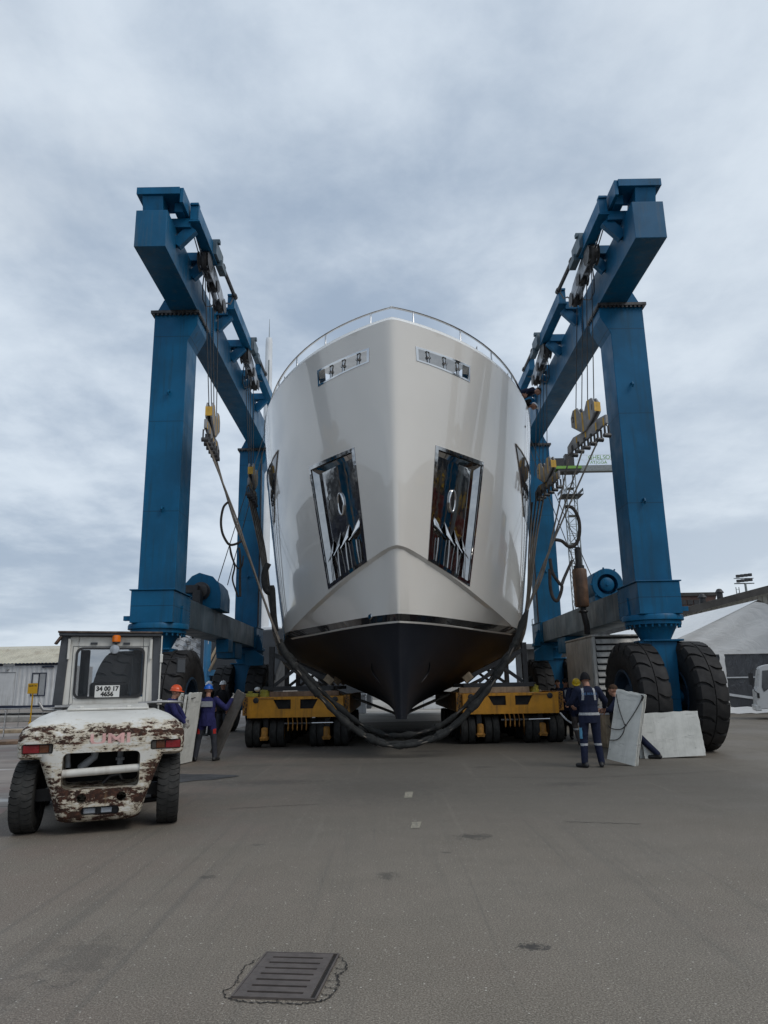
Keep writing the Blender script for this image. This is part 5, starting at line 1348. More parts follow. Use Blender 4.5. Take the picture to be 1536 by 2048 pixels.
def person(label, loc, yaw, pose=None, mats=None, hat=None, hatmat=None, scale=1.0, stripes=None, face=False, gloves=False, hairm=HAIR, hands=(1, 1), grip=(.9, .9)):
    J = dict(pelvis=(0, 0, .96), waist=(0, .01, 1.10), chest=(0, .0, 1.30), neck=(0, -.01, 1.47), head=(0, .02, 1.63), hdir=(0, 1, -.05),
             shL=(-.185, 0, 1.405), shR=(.185, 0, 1.405), elL=(-.25, -.02, 1.13), elR=(.25, -.02, 1.13), wrL=(-.25, .10, .90), wrR=(.25, .10, .90),
             hipL=(-.10, 0, .93), hipR=(.10, 0, .93), knL=(-.115, .03, .50), knR=(.115, .03, .50), anL=(-.125, -.02, .09), anR=(.125, -.02, .09), toeL=(-.15, .16, .035), toeR=(.15, .16, .035))
    J.update(pose or {})
    J = {k: Vector(v) for k, v in J.items()}
    mats = mats or {}
    ml = [SKIN, mats.get('jacket', NAVY), mats.get('trousers', NAVY), SHOE, GLOVE if gloves else SKIN, mats.get('stripe', REFL), mats.get('trim', REDC)]
    mb = MB(); samples = []
    def limb(a, b, ra, rb, mi, flat=None):
        mb.tube([a, a.lerp(b, .5), b], [ra, (ra+rb)/2*1.0, rb], 12, flat=flat); mb.ball(a, ra, 10, 6); mb.ball(b, rb, 10, 6)
        for k in range(7): samples.append((a.lerp(b, k/6), mi))
    # torso as stacked ellipses following the spine
    sx = (J['shR'] - J['shL']); ax = sx.normalized()
    P, Wt, Ch, Nk = J['pelvis'], J['waist'], J['chest'], J['neck']
    rings = [(P+Vector((0, 0, -.16)), .165, .135), (P, .18, .14), (Wt, .172, .13), (Wt.lerp(Ch, .5), .185, .135), (Ch, .20, .14), (Ch.lerp(Nk, .55), .18, .115), (Ch.lerp(Nk, .82), .11, .085), (Nk, .062, .062)]
    pts = []
    for (c, w_, d_) in rings:
        up_ = (Nk-P).normalized(); fw = up_.cross(ax).normalized(); fw = -fw if fw.dot(J['hdir']) < 0 else fw
        pts.append([c + ax*math.cos(a)*w_ + fw*math.sin(a)*d_ for a in [2*math.pi*k/18 for k in range(18)]])
    for L in pts: L.append(L[0])
    mb.grid(pts); mb.add(pts[0][:-1], [tuple(range(17, -1, -1))]); mb.add(pts[-1][:-1], [tuple(range(18))])
    for c, w_, d_ in rings[:-1]:
        mi = 1 if c.z > P.z-.19 else 2
        for k in range(10):
            a = 2*math.pi*k/10; samples.append((c+ax*math.cos(a)*w_*.9+Vector((0, math.sin(a)*d_*.9, 0)), mi)); samples.append((c, mi))
    limb(Nk-Vector((0, 0, .02)), Nk.lerp(J['head'], .45), .062, .058, 0)
    for s in 'LR':
        limb(J['sh'+s], J['el'+s], .078, .060, 1); limb(J['el'+s], J['wr'+s], .060, .043, 1)
        limb(J['hip'+s], J['kn'+s], .105, .076, 2); limb(J['kn'+s], J['an'+s], .076, .062, 2)
        an, to = J['an'+s], J['toe'+s]
        heel = an - (to-an).normalized()*.05; heel.z = to.z + .01
        limb(heel, to, .045, .042, 3); limb(an-Vector((0, 0, .02)), heel.lerp(to, .35), .055, .048, 3)
        # hand: palm, four bent fingers of different length, thumb off the side of the palm
        if hands[0 if s == 'L' else 1]:
            w_ = J['wr'+s]; d_ = (J['wr'+s]-J['el'+s]).normalized(); sd2 = 1 if s == 'R' else -1
            nrm = Vector((-sd2, 0, -.3)); nrm = (nrm - d_*nrm.dot(d_)).normalized(); cr_ = d_.cross(nrm).normalized()
            pc = w_ + d_*.055
            for q in (-.026, 0, .026): limb(w_+d_*.02+cr_*q*.7, w_+d_*.092+cr_*q*1.15, .019, .017, 4)
            g_ = grip[0 if s == 'L' else 1]
            for k, ln_ in enumerate((.068, .078, .073, .056)):
                b0 = w_ + d_*.098 + cr_*(-.033+.022*k)
                d1 = (d_*math.cos(g_*.7)+nrm*math.sin(g_*.7)); b1 = b0 + d1*ln_*.55
                d2 = (d_*math.cos(g_*1.7)+nrm*math.sin(g_*1.7)); b2 = b1 + d2*ln_*.5
                limb(b0, b1, .0115, .0105, 4); limb(b1, b2, .0105, .0095, 4)
            t0 = w_ + d_*.035 - cr_*.036; t1 = t0 + (d_*.6 - cr_*.7 + nrm*.4).normalized()*.042; t2 = t1 + (d_*.85+nrm*.5).normalized()*.032
            limb(t0, t1, .015, .012, 4); limb(t1, t2, .012, .010, 4)
    # head
    H = J['head']; f = J['hdir'].normalized(); r_ = f.cross(Vector((0, 0, 1))).normalized(); u = r_.cross(f)
    HM = Matrix((r_, f, u)).transposed().to_4x4()
    def hp(x, y, z): return H + r_*x + f*y + u*z
    mb.ball(hp(0, -.008, .025), 1, 16, 10, (.076, .095, .092), HM); mb.ball(hp(0, .018, -.045), 1, 14, 8, (.060, .072, .075), HM); mb.ball(hp(0, .045, -.085), 1, 10, 6, (.034, .03, .03), HM)
    mb.tube([hp(0, .082, .015), hp(0, .102, -.022), hp(0, .088, -.034)], [.010, .016, .012], 8); mb.ball(hp(0, .082, .03), 1, 10, 5, (.045, .014, .011), HM)
    mb.ball(hp(0, .083, -.06), 1, 10, 5, (.025, .012, .009), HM)
    for sx_ in (-1, 1): mb.ball(hp(sx_*.077, -.012, -.012), 1, 8, 6, (.012, .022, .033), HM); mb.ball(hp(sx_*.042, .062, -.025), 1, 8, 5, (.024, .022, .022), HM)
    for x in (-.05, 0, .05):
        for z in (-.1, -.05, 0, .06):
            for y in (-.07, 0, .08): samples.append((hp(x, y, z), 0))
    t = thing('person', label, 'person', loc, yaw, None, world=False); t.scale = (scale,)*3
    o = mb.build('body', ml, t, recalc=True)
    mod = o.modifiers.new('r', 'REMESH'); mod.mode = 'VOXEL'; mod.voxel_size = .0095; mod.adaptivity = 0
    sm = o.modifiers.new('s', 'SMOOTH'); sm.factor = .4; sm.iterations = 3
    apply_mods(o); me = o.data
    if len(me.materials) < len(ml):
        me.materials.clear()
        for m_ in ml: me.materials.append(m_)
    kd = KDTree(len(samples))
    for i, (p_, mi) in enumerate(samples): kd.insert(p_, i)
    kd.balance()
    idx = []
    for p in me.polygons:
        c = p.center; _, i, _ = kd.find(c); mi = samples[i][1]
        if stripes:
            k = stripes(c, mi)
            if k is not None: mi = k
        idx.append(mi)
    me.polygons.foreach_set('material_index', idx)
    me.polygons.foreach_set('use_smooth', [True]*len(me.polygons)); me.update()
    # hat / hair
    def shell(z0, rx, ry, rz, y_, mat, name, brim=None, c0=.02):
        a = MB(); rows = []
        for i in range(8):
            th = (math.pi/2)*i/7; zz = z0 + rz*math.sin(th); k = math.cos(th)
            rows.append([hp(rx*k*math.cos(t_), y_+ry*k*math.sin(t_), zz) for t_ in [2*math.pi*j/24 for j in range(25)]])
        a.grid(rows)
        a.grid([rows[0], [hp(rx*.86*math.cos(t_), y_+ry*.86*math.sin(t_), z0+.002) for t_ in [2*math.pi*j/24 for j in range(25)]]])
        if brim:
            for (ang0, ang1, ext) in brim:
                ts = [ang0+(ang1-ang0)*j/16 for j in range(17)]
                top = [[hp(rx*k*math.cos(t_)*(1 if 1 else 1), y_+ry*k*math.sin(t_)+ (e if math.sin(t_) > 0 else 0)*max(0, math.sin(t_)), z0+.004-dz) for t_ in ts] for k, e, dz in ((.99, 0, 0), (1.10, ext, .012), (1.11, ext, .02), (.99, 0, .012))]
                a.grid(top)
        o2 = a.build(name, mat, t, smooth=55); return o2
    if hat == 'helmet':
        shell(.045, .105, .125, .105, -.008, hatmat, 'hard_hat', [(0, 2*math.pi, .045)])
        a = MB(); a.tube([hp(0, .11*math.cos(t_)-.008, .05+.104*math.sin(t_)) for t_ in [math.pi*k/12 for k in range(1, 12)]], .010, 6, flat=(1.8, .7)); a.build('helmet_ridge', hatmat, t, smooth=50)
    elif hat == 'beanie':
        shell(-.035, .093, .112, .165, -.012, hatmat, 'knitted_hat')
    elif hat == 'cap':
        shell(.045, .086, .104, .082, -.008, hatmat, 'peaked_cap', [(R(35), R(145), .075)])
    else:
        shell(.028, .083, .101, .098, -.014, hairm, 'hair')
    if face:
        a = MB()
        for sx_ in (-1, 1): a.ball(hp(sx_*.031, .0835, .008), 1, 8, 5, (.014, .007, .006), HM)
        a.build('eyes', M['glass_dark'], t, smooth=60)
        a = MB()
        for sx_ in (-1, 1): a.tube([hp(sx_*.014, .094, .026), hp(sx_*.034, .092, .031), hp(sx_*.052, .080, .024)], .0055, 6)
        a.build('eyebrows', hairm, t, smooth=60)
        a = MB(); a.tube([hp(-.022, .088, -.058), hp(0, .0955, -.057), hp(.022, .088, -.058)], .0045, 6); a.build('lips', paint('lips', (.2, .075, .06), .5), t, smooth=60)
    return t

# 1 navy worker on the right, seen from behind
def st1(c, mi):
    if mi == 2 and (.39 < c.z < .435): return 5
    if mi == 1 and .945 < c.z < .995 and abs(c.x) < .24: return 5
    if mi == 1 and c.y < -.015 and c.z > 1.22 and .085+.0 < abs(c.x) - (1.44-c.z)*.05 < .125 : return 5
    if mi == 2 and c.x < -.165 and .52 < c.z < .72: return 6
p1 = person('worker in navy overalls with silver stripes and black knitted hat', (3.97, 14.83, 0), R(-4),
       dict(elL=(-.31, .06, 1.18), wrL=(-.34, .30, 1.14), elR=(.33, .07, 1.20), wrR=(.36, .30, 1.08), anL=(-.16, -.05, .09), toeL=(-.27, .08, .035), knL=(-.13, .02, .5), anR=(.16, .0, .09), toeR=(.20, .18, .035), hdir=(-.25, 1, -.2), head=(-.02, .045, 1.62)),
       dict(jacket=NAVY, trousers=NAVY, trim=CYANC), 'beanie', BLACKC, 1.035, st1, hands=(1, 1))
a = MB(); a.text('NE BERESI', .062, Matrix.Translation((.005, -.152, 1.335)) @ Euler((R(82), 0, 0)).to_matrix().to_4x4(), .002)
a.build('back_lettering', paint('blue_lettering', (.05, .13, .26), .7), p1)
# 2 violet worker on the left, seen from behind, holding a board up
def st2(c, mi):
    if mi == 2 and abs(abs(c.x)-.19) < .03 and .62 < c.z < .78: return 6
    if mi == 2 and abs(c.x) > .165 and .78 < c.z < .92 and c.x < 0: return 5
p2 = person('worker in violet jacket and blue hard hat, seen from behind between the boards', (-4.18, 17.45, 0), R(3),
       dict(elL=(-.46, .02, 1.28), wrL=(-.34, .22, 1.46), elR=(.44, .0, 1.20), wrR=(.56, .16, 1.43), anL=(-.25, -.02, .09), knL=(-.20, .04, .5), toeL=(-.31, .14, .035), anR=(.21, -.01, .09), knR=(.17, .04, .5), toeR=(.27, .14, .035)),
       dict(jacket=PURPLE, trousers=DARKG), 'helmet', helm_mat('helmet_blue', (.012, .11, .48)), .965, st2, gloves=True, grip=(1.2, 1.2))
a = MB(); a.box(-.135, .135, -.152, -.12, 1.245, 1.375); a.build('back_patch', cloth('patch_grey', (.26, .27, .29), .06), p2, bevel=.002)
# 3 orange helmet, profile to the right, behind the forklift
person('worker in violet jacket and orange hard hat in profile behind the forklift', (-4.62, 16.0, 0), R(-82),
       dict(head=(0, .10, 1.60), neck=(0, .05, 1.46), hdir=(0, 1, -.12), elL=(-.26, .18, 1.18), wrL=(-.2, .30, 1.0), elR=(.26, .16, 1.14), wrR=(.2, .34, .95)),
       dict(jacket=PURPLE, trousers=DARKG), 'helmet', helm_mat('helmet_orange', (.62, .075, .012)), .965, face=True, gloves=True)
# 4, 5 white helmets far behind
WHM = helm_mat('helmet_white', (.72, .73, .74))
person('distant worker in dark jacket and white hard hat whose face is in view', (-5.78, 26.3, 0), R(170), dict(elR=(.28, .1, 1.15), wrR=(.14, .26, 1.22)), dict(jacket=BLACKC, trousers=DARKG), 'helmet', WHM, 1.06)
person('distant worker with white hard hat half hidden by the big front left tyre', (-6.42, 26.8, 0), R(-120), None, dict(jacket=BLACKC, trousers=DARKG), 'helmet', WHM, 1.05)
# 6 capped man, 7 yellow helmet, 8 another behind them
person('man in dark jacket, grey shirt and peaked cap by the grey engine house', (5.33, 22.3, 0), R(172),
       dict(elL=(-.27, .10, 1.15), wrL=(-.12, .27, 1.18), elR=(.27, .10, 1.13), wrR=(.10, .28, 1.12), anL=(-.06, .12, .09), toeL=(-.06, .3, .035), knL=(-.08, .12, .5)),
       dict(jacket=NAVY, trousers=BLACKC), 'cap', BLACKC, .985, lambda c, mi: (5 if (mi == 1 and abs(c.x) < .055 and c.y > .09 and c.z > 1.12) else None), face=True)
person('worker in yellow hard hat looking down, partly hidden by the navy worker', (5.12, 20.2, 0), R(168),
       dict(head=(0, .10, 1.57), neck=(0, .05, 1.45), hdir=(0, 1, -.55), elL=(-.28, .14, 1.15), wrL=(-.14, .36, 1.05), elR=(.28, .14, 1.15), wrR=(.16, .38, 1.0), anR=(.02, .14, .09), toeR=(.02, .3, .035)),
       dict(jacket=NAVY, trousers=BROWNG), 'helmet', helm_mat('helmet_yellow', (.66, .44, .015)), 1.0, lambda c, mi: (5 if mi == 2 and .38 < c.z < .42 else None), face=True)
person('man barely visible between the trailer and the man in the peaked cap', (5.62, 24.6, 0), R(160), None, dict(jacket=BLACKC, trousers=BLACKC), None, None, .98, face=True)
# 9 man behind the boards, head turned to the left, leaning
person('bare headed man crouching behind the tied white boards, face turned left', (5.30, 16.25, 0), R(62),
       dict(pelvis=(.02, -.02, .86), waist=(.0, .10, .98), chest=(-.02, .24, 1.14), neck=(-.04, .33, 1.28), head=(-.05, .38, 1.43), hdir=(.25, 1, -.02),
            shL=(-.22, .26, 1.22), shR=(.16, .24, 1.22), elL=(-.30, .42, 1.02), wrL=(-.22, .62, 1.0), elR=(.28, .40, 1.0), wrR=(.2, .60, .98),
            hipL=(-.10, -.02, .83), hipR=(.10, -.02, .83), knL=(-.14, .20, .48), anL=(-.14, .02, .09), toeL=(-.16, .2, .035), knR=(.13, -.05, .45), anR=(.14, -.40, .10), toeR=(.15, -.23, .035)),
       dict(jacket=NAVY, trousers=NAVY), None, None, 1.0, face=True, hairm=cloth('short_hair', (.055, .032, .02)))
# 10, 11 two men leaning over the bulwark
dz = 8.92
lean = dict(pelvis=(0, -.05, .96), waist=(0, .06, 1.10), chest=(0, .34, 1.22), neck=(0, .58, 1.26), head=(0, .73, 1.28), hdir=(0, .75, -.66), shL=(-.19, .48, 1.26), shR=(.19, .48, 1.26), elL=(-.34, .30, 1.16), wrL=(-.26, .26, 1.08), elR=(.34, .30, 1.16), wrR=(.26, .26, 1.08))
person('dark haired man leaning out over the yacht rail, the upper one of two', (4.10, 20.75, dz+.16), R(-82), lean, dict(jacket=NAVY, trousers=BLACKC), None, None, .98, face=True)
lean2 = dict(lean); lean2.update(head=(0, .68, 1.16), neck=(0, .56, 1.20))
person('man in white cap leaning over the yacht rail, below the dark haired man', (4.14, 21.5, dz+.08), R(-84), lean2, dict(jacket=BLACKC, trousers=BLACKC), 'cap', WHM, .98, face=True)

# ---------------------------------------------------------------- painted boards
def board_mat():
    m, n = newmat('weathered_white_board'); co = n.coord()
    c = n.mix(n.ramp(n.noise(co, 3, 7, .65), .3, .7), (.50, .505, .47), (.66, .66, .62))
    st_ = n.noise(n.mapping(co, (1.4, 1.4, 9), (3, 1, 0)), 1.3, 8, .75)
    c = n.mix(n.mul(n.ramp(st_, .55, .72), .7), c, (.17, .168, .155))
    g2 = n.noise(n.mapping(co, (30, 30, 1.2)), 1, 4, .6)
    c = n.mix(n.mul(n.ramp(g2, .5, .75), .3), c, (.32, .32, .30))
    bl = n.mul(n.ramp(n.noise(n.mapping(co, (5, 5, 8), (1, 5, 2)), 1, 6, .8), .62, .70), .8)
    c = n.mix(bl, c, (.05, .048, .045))
    n.set(color=c, rough=.85); n.bump(n.noise(co, 12, 5), .3, .01); return m
M['board'] = board_mat()
BG = 'old white boards stood on the ground'
def board(loc, w_, h_, th, yaw, tilt, lean_, label, wob=.006):
    """w along local x, h up; tilt = sideways, lean = backwards"""
    a = MB(); nx, nz = 10, 16; r_ = random.Random(int(loc[0]*100)+int(h_*100))
    F = [[Vector((-w_/2+w_*i/nx, -th/2, h_*j/nz)) for i in range(nx+1)] for j in range(nz+1)]
    for L in F:
        L[0].x += r_.uniform(-wob, wob); L[-1].x += r_.uniform(-wob, wob)
    for i in range(nx+1): F[-1][i].z += r_.uniform(-wob, wob)*1.5
    Bk = [[v + Vector((0, th, 0)) for v in L] for L in F]
    a.grid(F); a.grid(Bk, True)
    for A, B in ((F[0], Bk[0]), (F[-1], Bk[-1])): a.grid([A, B])
    for k in (0, -1): a.grid([[L[k] for L in F], [L[k] for L in Bk]])
    o = a.build('board', M['board'], None, merge=True, bevel=.004, shift=(0, 0, 0)); o.location = loc
    o.rotation_euler = (Euler((0, 0, yaw)).to_matrix() @ Euler((-lean_, 0, 0)).to_matrix() @ Euler((0, tilt, 0)).to_matrix()).to_euler()
    tag(o, label, 'board', BG); return o
bx = (4.60, 15.05)
b1 = board((4.585, 15.06, .055), .56, 1.36, .035, R(-38), R(11.5), R(4), 'front board of the tied stack held by the crouching man, rope looped over its face')
board((4.62, 15.11, .055), .57, 1.38, .03, R(-38), R(11.5), R(4), 'middle board of the tied stack held by the crouching man')
board((4.66, 15.155, .055), .58, 1.37, .035, R(-38), R(11.5), R(4), 'rear board of the tied stack held by the crouching man')
board((6.12, 16.28, .02), 1.30, .93, .045, R(-1), R(-2.0), R(7), 'wide low white board leaning by the big tyres beside the tied stack')
board((6.05, 16.42, .02), 1.28, .90, .035, R(1), R(-2.5), R(8), 'thin board just behind the wide low white board')
rp = MB(); 
def onb(u, z, off=.035):
    return b1.matrix_basis @ Vector((u, -.0175-off*.4, z))
rp.tube(crv([onb(-.26, 1.28), onb(-.2, 1.1), onb(-.12, .92), onb(-.02, .74), onb(-.005, .70), onb(-.1, .62), onb(-.26, .60), onb(-.34, .64)], 6), .008, 6)
rp.tube(crv([onb(.26, 1.33), onb(.23, 1.2), onb(.13, .96), onb(.03, .76), onb(0, .70), onb(-.03, .55), onb(-.12, .42), onb(-.28, .37)], 6), .008, 6)
rp.tube(crv([onb(.24, 1.36), onb(.28, 1.34), onb(.265, 1.26)], 5), .014, 6); rp.ball(onb(.01, .73), .022, 8, 6)
o = rp.build('rope', M['black'], None, smooth=60, shift=onb(0, .7)); tag(o, 'dark rope knotted across the front board of the tied stack', 'rope')
board((-4.74, 16.72, .02), .60, 1.50, .05, R(99), R(0), R(-5), 'leftmost and thinnest looking board beside the orange helmet worker')
board((-4.65, 16.82, .02), .62, 1.47, .05, R(98), R(0), R(-6), 'middle one of the three boards beside the orange helmet worker')
board((-4.52, 16.95, .02), .60, 1.52, .05, R(80), R(0), R(-7), 'board beside the orange helmet worker turned to show its grey face')
hbd = board((-4.08, 17.84, .10), .26, 1.60, .05, R(-24), R(27), R(0), 'shade darkened board held tilted under the right hand of the violet jacket worker')
hbd.data = hbd.data.copy(); hbd.data.materials[0] = paint('board_in_shade', (.10, .09, .08), .85, var=.3, scale=3, dirt=(.3, .29, .27), dirt_amt=.4)  # darker board colour stands in for its face being in shadow
a = MB(); a.tube([(-4.56, 16.6, 1.46), (-4.44, 16.62, 1.38), (-4.30, 16.75, 1.42)], .012, 6); o = a.build('tie_strap', M['black'], None, shift=(-4.5, 16.6, 1.4)); tag(o, 'short black strap tied over the tops of the left boards', 'strap')
# ---------------------------------------------------------------- white site cabin at the far left
def corr(mb, x0, x1, z0, z1, y, pitch, depth, axis='x', M_=None):
    """trapezoid corrugated sheet facing -y"""
    n = max(1, int((x1-x0)/pitch)); p = (x1-x0)/n; xs = []
    for i in range(n):
        a = x0+i*p; xs += [(a, 0), (a+.35*p, 0), (a+.5*p, depth), (a+.85*p, depth)]
    xs.append((x1, 0))
    A = [Vector((x, y-d, z0)) for x, d in xs]; B = [Vector((x, y-d, z1)) for x, d in xs]
    if M_ is not None: A = [M_ @ v for v in A]; B = [M_ @ v for v in B]
    mb.grid([A, B])
cabn = thing('site_cabin', 'white corrugated site cabin with cream pitched roof behind the yellow sign', 'cabin', (-21, 44, 0))
CX0, CX1, CYF, CZ0, CZ1 = -30.0, -19.45, 44.0, .85, 3.17
a = MB(); corr(a, CX0, -23.0, CZ0, CZ1, CYF, .27, .035); corr(a, -22.02, CX1, CZ0, CZ1, CYF, .27, .035); corr(a, -23.0, -22.02, 2.78, CZ1, CYF, .27, .035)
a.box(CX0, CX1, CYF+.02, CYF+5, CZ0, CZ1)
wall = a.build('wall', M['white_metal'], cabn, recalc=False)
a = MB(); a.box(CX0-.05, CX1+.05, CYF-.06, CYF-.0, CZ1-.02, CZ1+.13); a.box(CX0, CX1, CYF-.05, CYF+.0, CZ0-.16, CZ0-.002); a.box(CX1-1.0, CX1-.3, CYF-.12, CYF-.065, CZ1-.16, CZ1-.06); a.build('eaves_trim', M['navy_trim'], cabn)
a = MB(); a.box(-22.98, -22.04, CYF-.02, CYF+.01, CZ0+.02, 2.76); d_ = a.build('door', M['white_metal'], cabn)
a = MB(); a.box(-22.99, -22.03, CYF-.03, CYF-.021, 2.73, 2.76); a.box(-22.92, -22.89, CYF-.08, CYF-.021, 1.3, 1.9); a.build('door_handle', M['letter_grey'], d_)
a = MB(); a.lathe([(.0, 0), (.10, 0), (.07, .05), (0, .07)], (-22.5, CYF-.08, 2.93), 'z', 12); a.cyl((-22.5, CYF-.08, 2.98), (-22.5, CYF, 3.0), .012, 6); a.build('wall_lamp', M['letter_grey'], cabn)
a = MB(); a.box(-22.8, -22.1, CYF-.075, CYF-.061, CZ1-.03, CZ1+.11); a.build('name_board', M['white_metal'], cabn)
wx0, wx1, wz0, wz1 = -21.02, -20.15, 1.38, 2.72
a = MB()
for (p, q, r_, s_) in ((wx0, wx1, wz1-.05, wz1), (wx0, wx1, wz0, wz0+.05)): a.box(p, q, CYF-.07, CYF-.02, r_, s_)
for x in (wx0, (wx0+wx1)/2-.02, wx1-.05): a.box(x, x+.05, CYF-.068, CYF-.021, wz0+.051, wz1-.051)
wd = a.build('window', M['navy_trim'], cabn)
a = MB(); a.box(wx0+.05, wx1-.05, CYF-.045, CYF-.04, wz0+.05, wz1-.05); a.build('pane', paint('window_pane', (.32, .33, .34), .15, var=.1), wd)
a = MB(); a.box(wx0+.10, wx0+.38, CYF-.06, CYF-.05, wz0+.75, wz1-.12); a.build('notice', M['white_metal'], wd)
a = MB(); RM = Matrix.Translation((0, CYF-.25, CZ1+.10)) @ Euler((R(-68), 0, 0)).to_matrix().to_4x4()
corr(a, CX0-.1, CX1+.25, 0, 2.55, 0, .22, .035, M_=RM)
a.add([(CX0-.1, CYF+2.1, 4.07), (CX1+.25, CYF+2.1, 4.07), (CX1+.25, CYF+4.5, 4.55), (CX0-.1, CYF+4.5, 4.55)], [(0, 1, 2, 3)])
a.build('roof', M['cream_roof'], cabn, recalc=False)
for k in range(5):
    b = MB(); b.box(-.2, .2, -.2, .2, 0, .38); o = b.build('cabin_foot', M['concrete'], cabn); o.location = (-9+2.4*k, .5, 0) if 1 else None
a = MB(); a.box(CX0, -17.5, CYF-2.4, CYF+5.2, 0.009, .30); o = a.build('loading_platform', M['concrete'], None, bevel=.03, shift=(-22, 44, 0.009)); tag(o, 'low stained concrete platform under the white site cabin', 'platform')
# yellow sign on a post
sg = thing('notice_sign', 'small yellow sign on a yellow post in front of the cabin window', 'sign', (-12.35, 26.0, 0))
a = MB(); a.tube([(-12.35, 26, 0), (-12.35, 26, 1.55)], .025, 8); a.box(-12.39, -12.31, 25.96, 26.04, .0, .6); a.build('post', M['sign_yellow'], sg, smooth=40)
a = MB(); a.box(-12.52, -12.18, 25.95, 25.965, 1.55, 1.90); sgp = a.build('panel', M['sign_yellow'], sg, bevel=.01)
a = MB(); a.text('BERTA', .095, Matrix.Translation((-12.35, 25.945, 1.815)) @ Euler((R(90), 0, 0)).to_matrix().to_4x4(), .002); a.build('lettering', M['letter_black'], sgp)
# barriers and pallets
def barrier(x, y, rz, label):
    t = thing('crowd_barrier', label, 'barrier', (x, y, 0), rz, 'metal barriers by the cabin', world=False)
    a = MB(); a.tube([(-1.2, 0, .35), (-1.2, 0, .92), (-1.1, 0, 1.02), (1.1, 0, 1.02), (1.2, 0, .92), (1.2, 0, .35)], .022, 8); a.tube([(-1.2, 0, .35), (1.2, 0, .35)], .018, 6); a.build('frame', M['galv'], t, smooth=50)
    for k in range(1, 6):
        a = MB(); a.tube([(-1.2+.4*k, 0, .35), (-1.2+.4*k, 0, 1.02)], .011, 6); a.build('bar', M['galv'], t, smooth=50)
    for sx in (-.85, .85):
        a = MB(); a.tube([(sx, -.38, 0.02), (sx, -.12, .38), (sx, .0, .95), (sx, .12, .38), (sx, .38, 0.02)], .018, 6); a.build('foot', M['galv'], t, smooth=50)
barrier(-15.3, 27.5, R(12), 'grey metal barrier at the left edge in front of the cabin door')
barrier(-13.25, 27.9, R(25), 'grey metal barrier beside the yellow sign post')
def pallet(x, y, rz, label):
    t = thing('pallet', label, 'pallet', (x, y, .005), rz, 'pallets by the cabin', world=False)
    a = MB()
    for k in range(7): a.box(-.6, .6, -.5+k*.15, -.41+k*.15, .115, .14)
    a.build('deck_boards', M['pale_wood'], t)
    a = MB()
    for yy in (-.45, 0, .45):
        for xx in (-.52, 0, .52): a.box(xx-.07, xx+.07, yy-.05, yy+.05, .018, .114)
        a.box(-.6, .6, yy-.05, yy+.05, 0, .017)
    a.build('blocks', M['pale_wood'], t)
pallet(-12.4, 22.6, R(20), 'wooden pallet lying at the left edge behind the forklift')
a = MB(); a.box(-1.1, 1.1, -.6, .6, .0, .10); o = a.build('wooden_ramp', M['timber'], None, bevel=.01, shift=(0, 0, 0)); o.location = (-12.2, 24.4, .006); o.rotation_euler = (0, 0, R(24)); tag(o, 'dark wooden ramp board between the pallet and the cabin platform', 'ramp')
a = MB(); a.box(-1.5, 1.5, -.5, .5, 0, .12); o = a.build('plank_stack', M['pale_wood'], None, bevel=.01, shift=(0, 0, 0)); o.location = (-15.2, 31, .006); o.rotation_euler = (0, 0, R(10)); tag(o, 'pale plank stack lying below the barriers', 'planks')

# ---------------------------------------------------------------- background on the left: ship, blue gantry post
shp = thing('cargo_ship', 'slate dark ship hull with white superstructure behind the left legs', 'ship', (-16, 62, 0))
a = MB()
prof = [(-15.7, 0), (-10.2, 0), (-7.9, 6.6), (-15.7, 6.0)]
a.prism(prof, 'y', 62, 70); hl = a.build('hull', M['ship_hull'], shp, bevel=.15)
a = MB(); a.text('CKGEV', .95, Matrix.Translation((-12.4, 61.96, 5.35)) @ Euler((R(90), 0, 0)).to_matrix().to_4x4(), .02); a.build('ship_name', M['letter_grey'], hl)
a = MB(); a.text('13K4', .6, Matrix.Translation((-12.3, 61.96, 3.9)) @ Euler((R(90), R(70), 0)).to_matrix().to_4x4(), .02); a.build('draft_marks', M['letter_grey'], hl)
a = MB(); a.tube([(-13.6, 61.8, 6.2), (-14.6, 61.6, 4.2), (-15.3, 61.4, 2.6)], .12, 8); a.build('gangway_rail', M['pale_wood'], shp, smooth=40)
a = MB(); a.box(-19.6, -15.8, 63.5, 69, 1.0, 6.3); a.box(-13.2, -9.5, 66, 70, 6.3, 7.0); a.build('superstructure', M['ship_white'], shp, bevel=.08)
a = MB(); r_ = random.Random(5)
for k in range(16):
    x = r_.uniform(-19, -16.2); z = r_.uniform(3.6, 6.0); a.box(x, x+.35, 63.3, 63.49, z, z+.3)
a.build('portholes', M['letter_grey'], shp)
a = MB()
for k in range(7): a.tube([(-19.5+k*.5, 63.2, 6.2+.3*(k % 3)), (-15.8+.1*k, 63.0, 4.4+.35*k)], .03, 5)
for k in range(8): a.ball((-18.8+k*.42, 63.1, 5.0+.33*((k*3) % 5)), .16, 8, 5)
a.build('deck_gear', M['letter_grey'], shp, smooth=50)
a = MB(); a.ball((-17.2, 63.4, 7.9), .8, 14, 8, (1, .8, .7)); a.build('radome', M['pale_steel'], shp, smooth=60)
gp = thing('gantry_post', 'light blue steel post with white letters and blue cross rails, between the left wheels', 'gantry', (-9.35, 38.5, 0))
a = MB(); a.cyl((-9.35, 38.5, 0), (-9.35, 38.5, 5.4), .19, 20); po = a.build('post', M['blue_light'], gp, smooth=40)
a = MB()
for ch, z in (('S', 4.42), ('T', 4.0), ('U', 4.85)): a.text(ch, .40, Matrix.Translation((-9.27, 38.285, z)) @ Euler((R(90), 0, R(4))).to_matrix().to_4x4(), .004)
a.build('lettering', M['letter_white'], po)
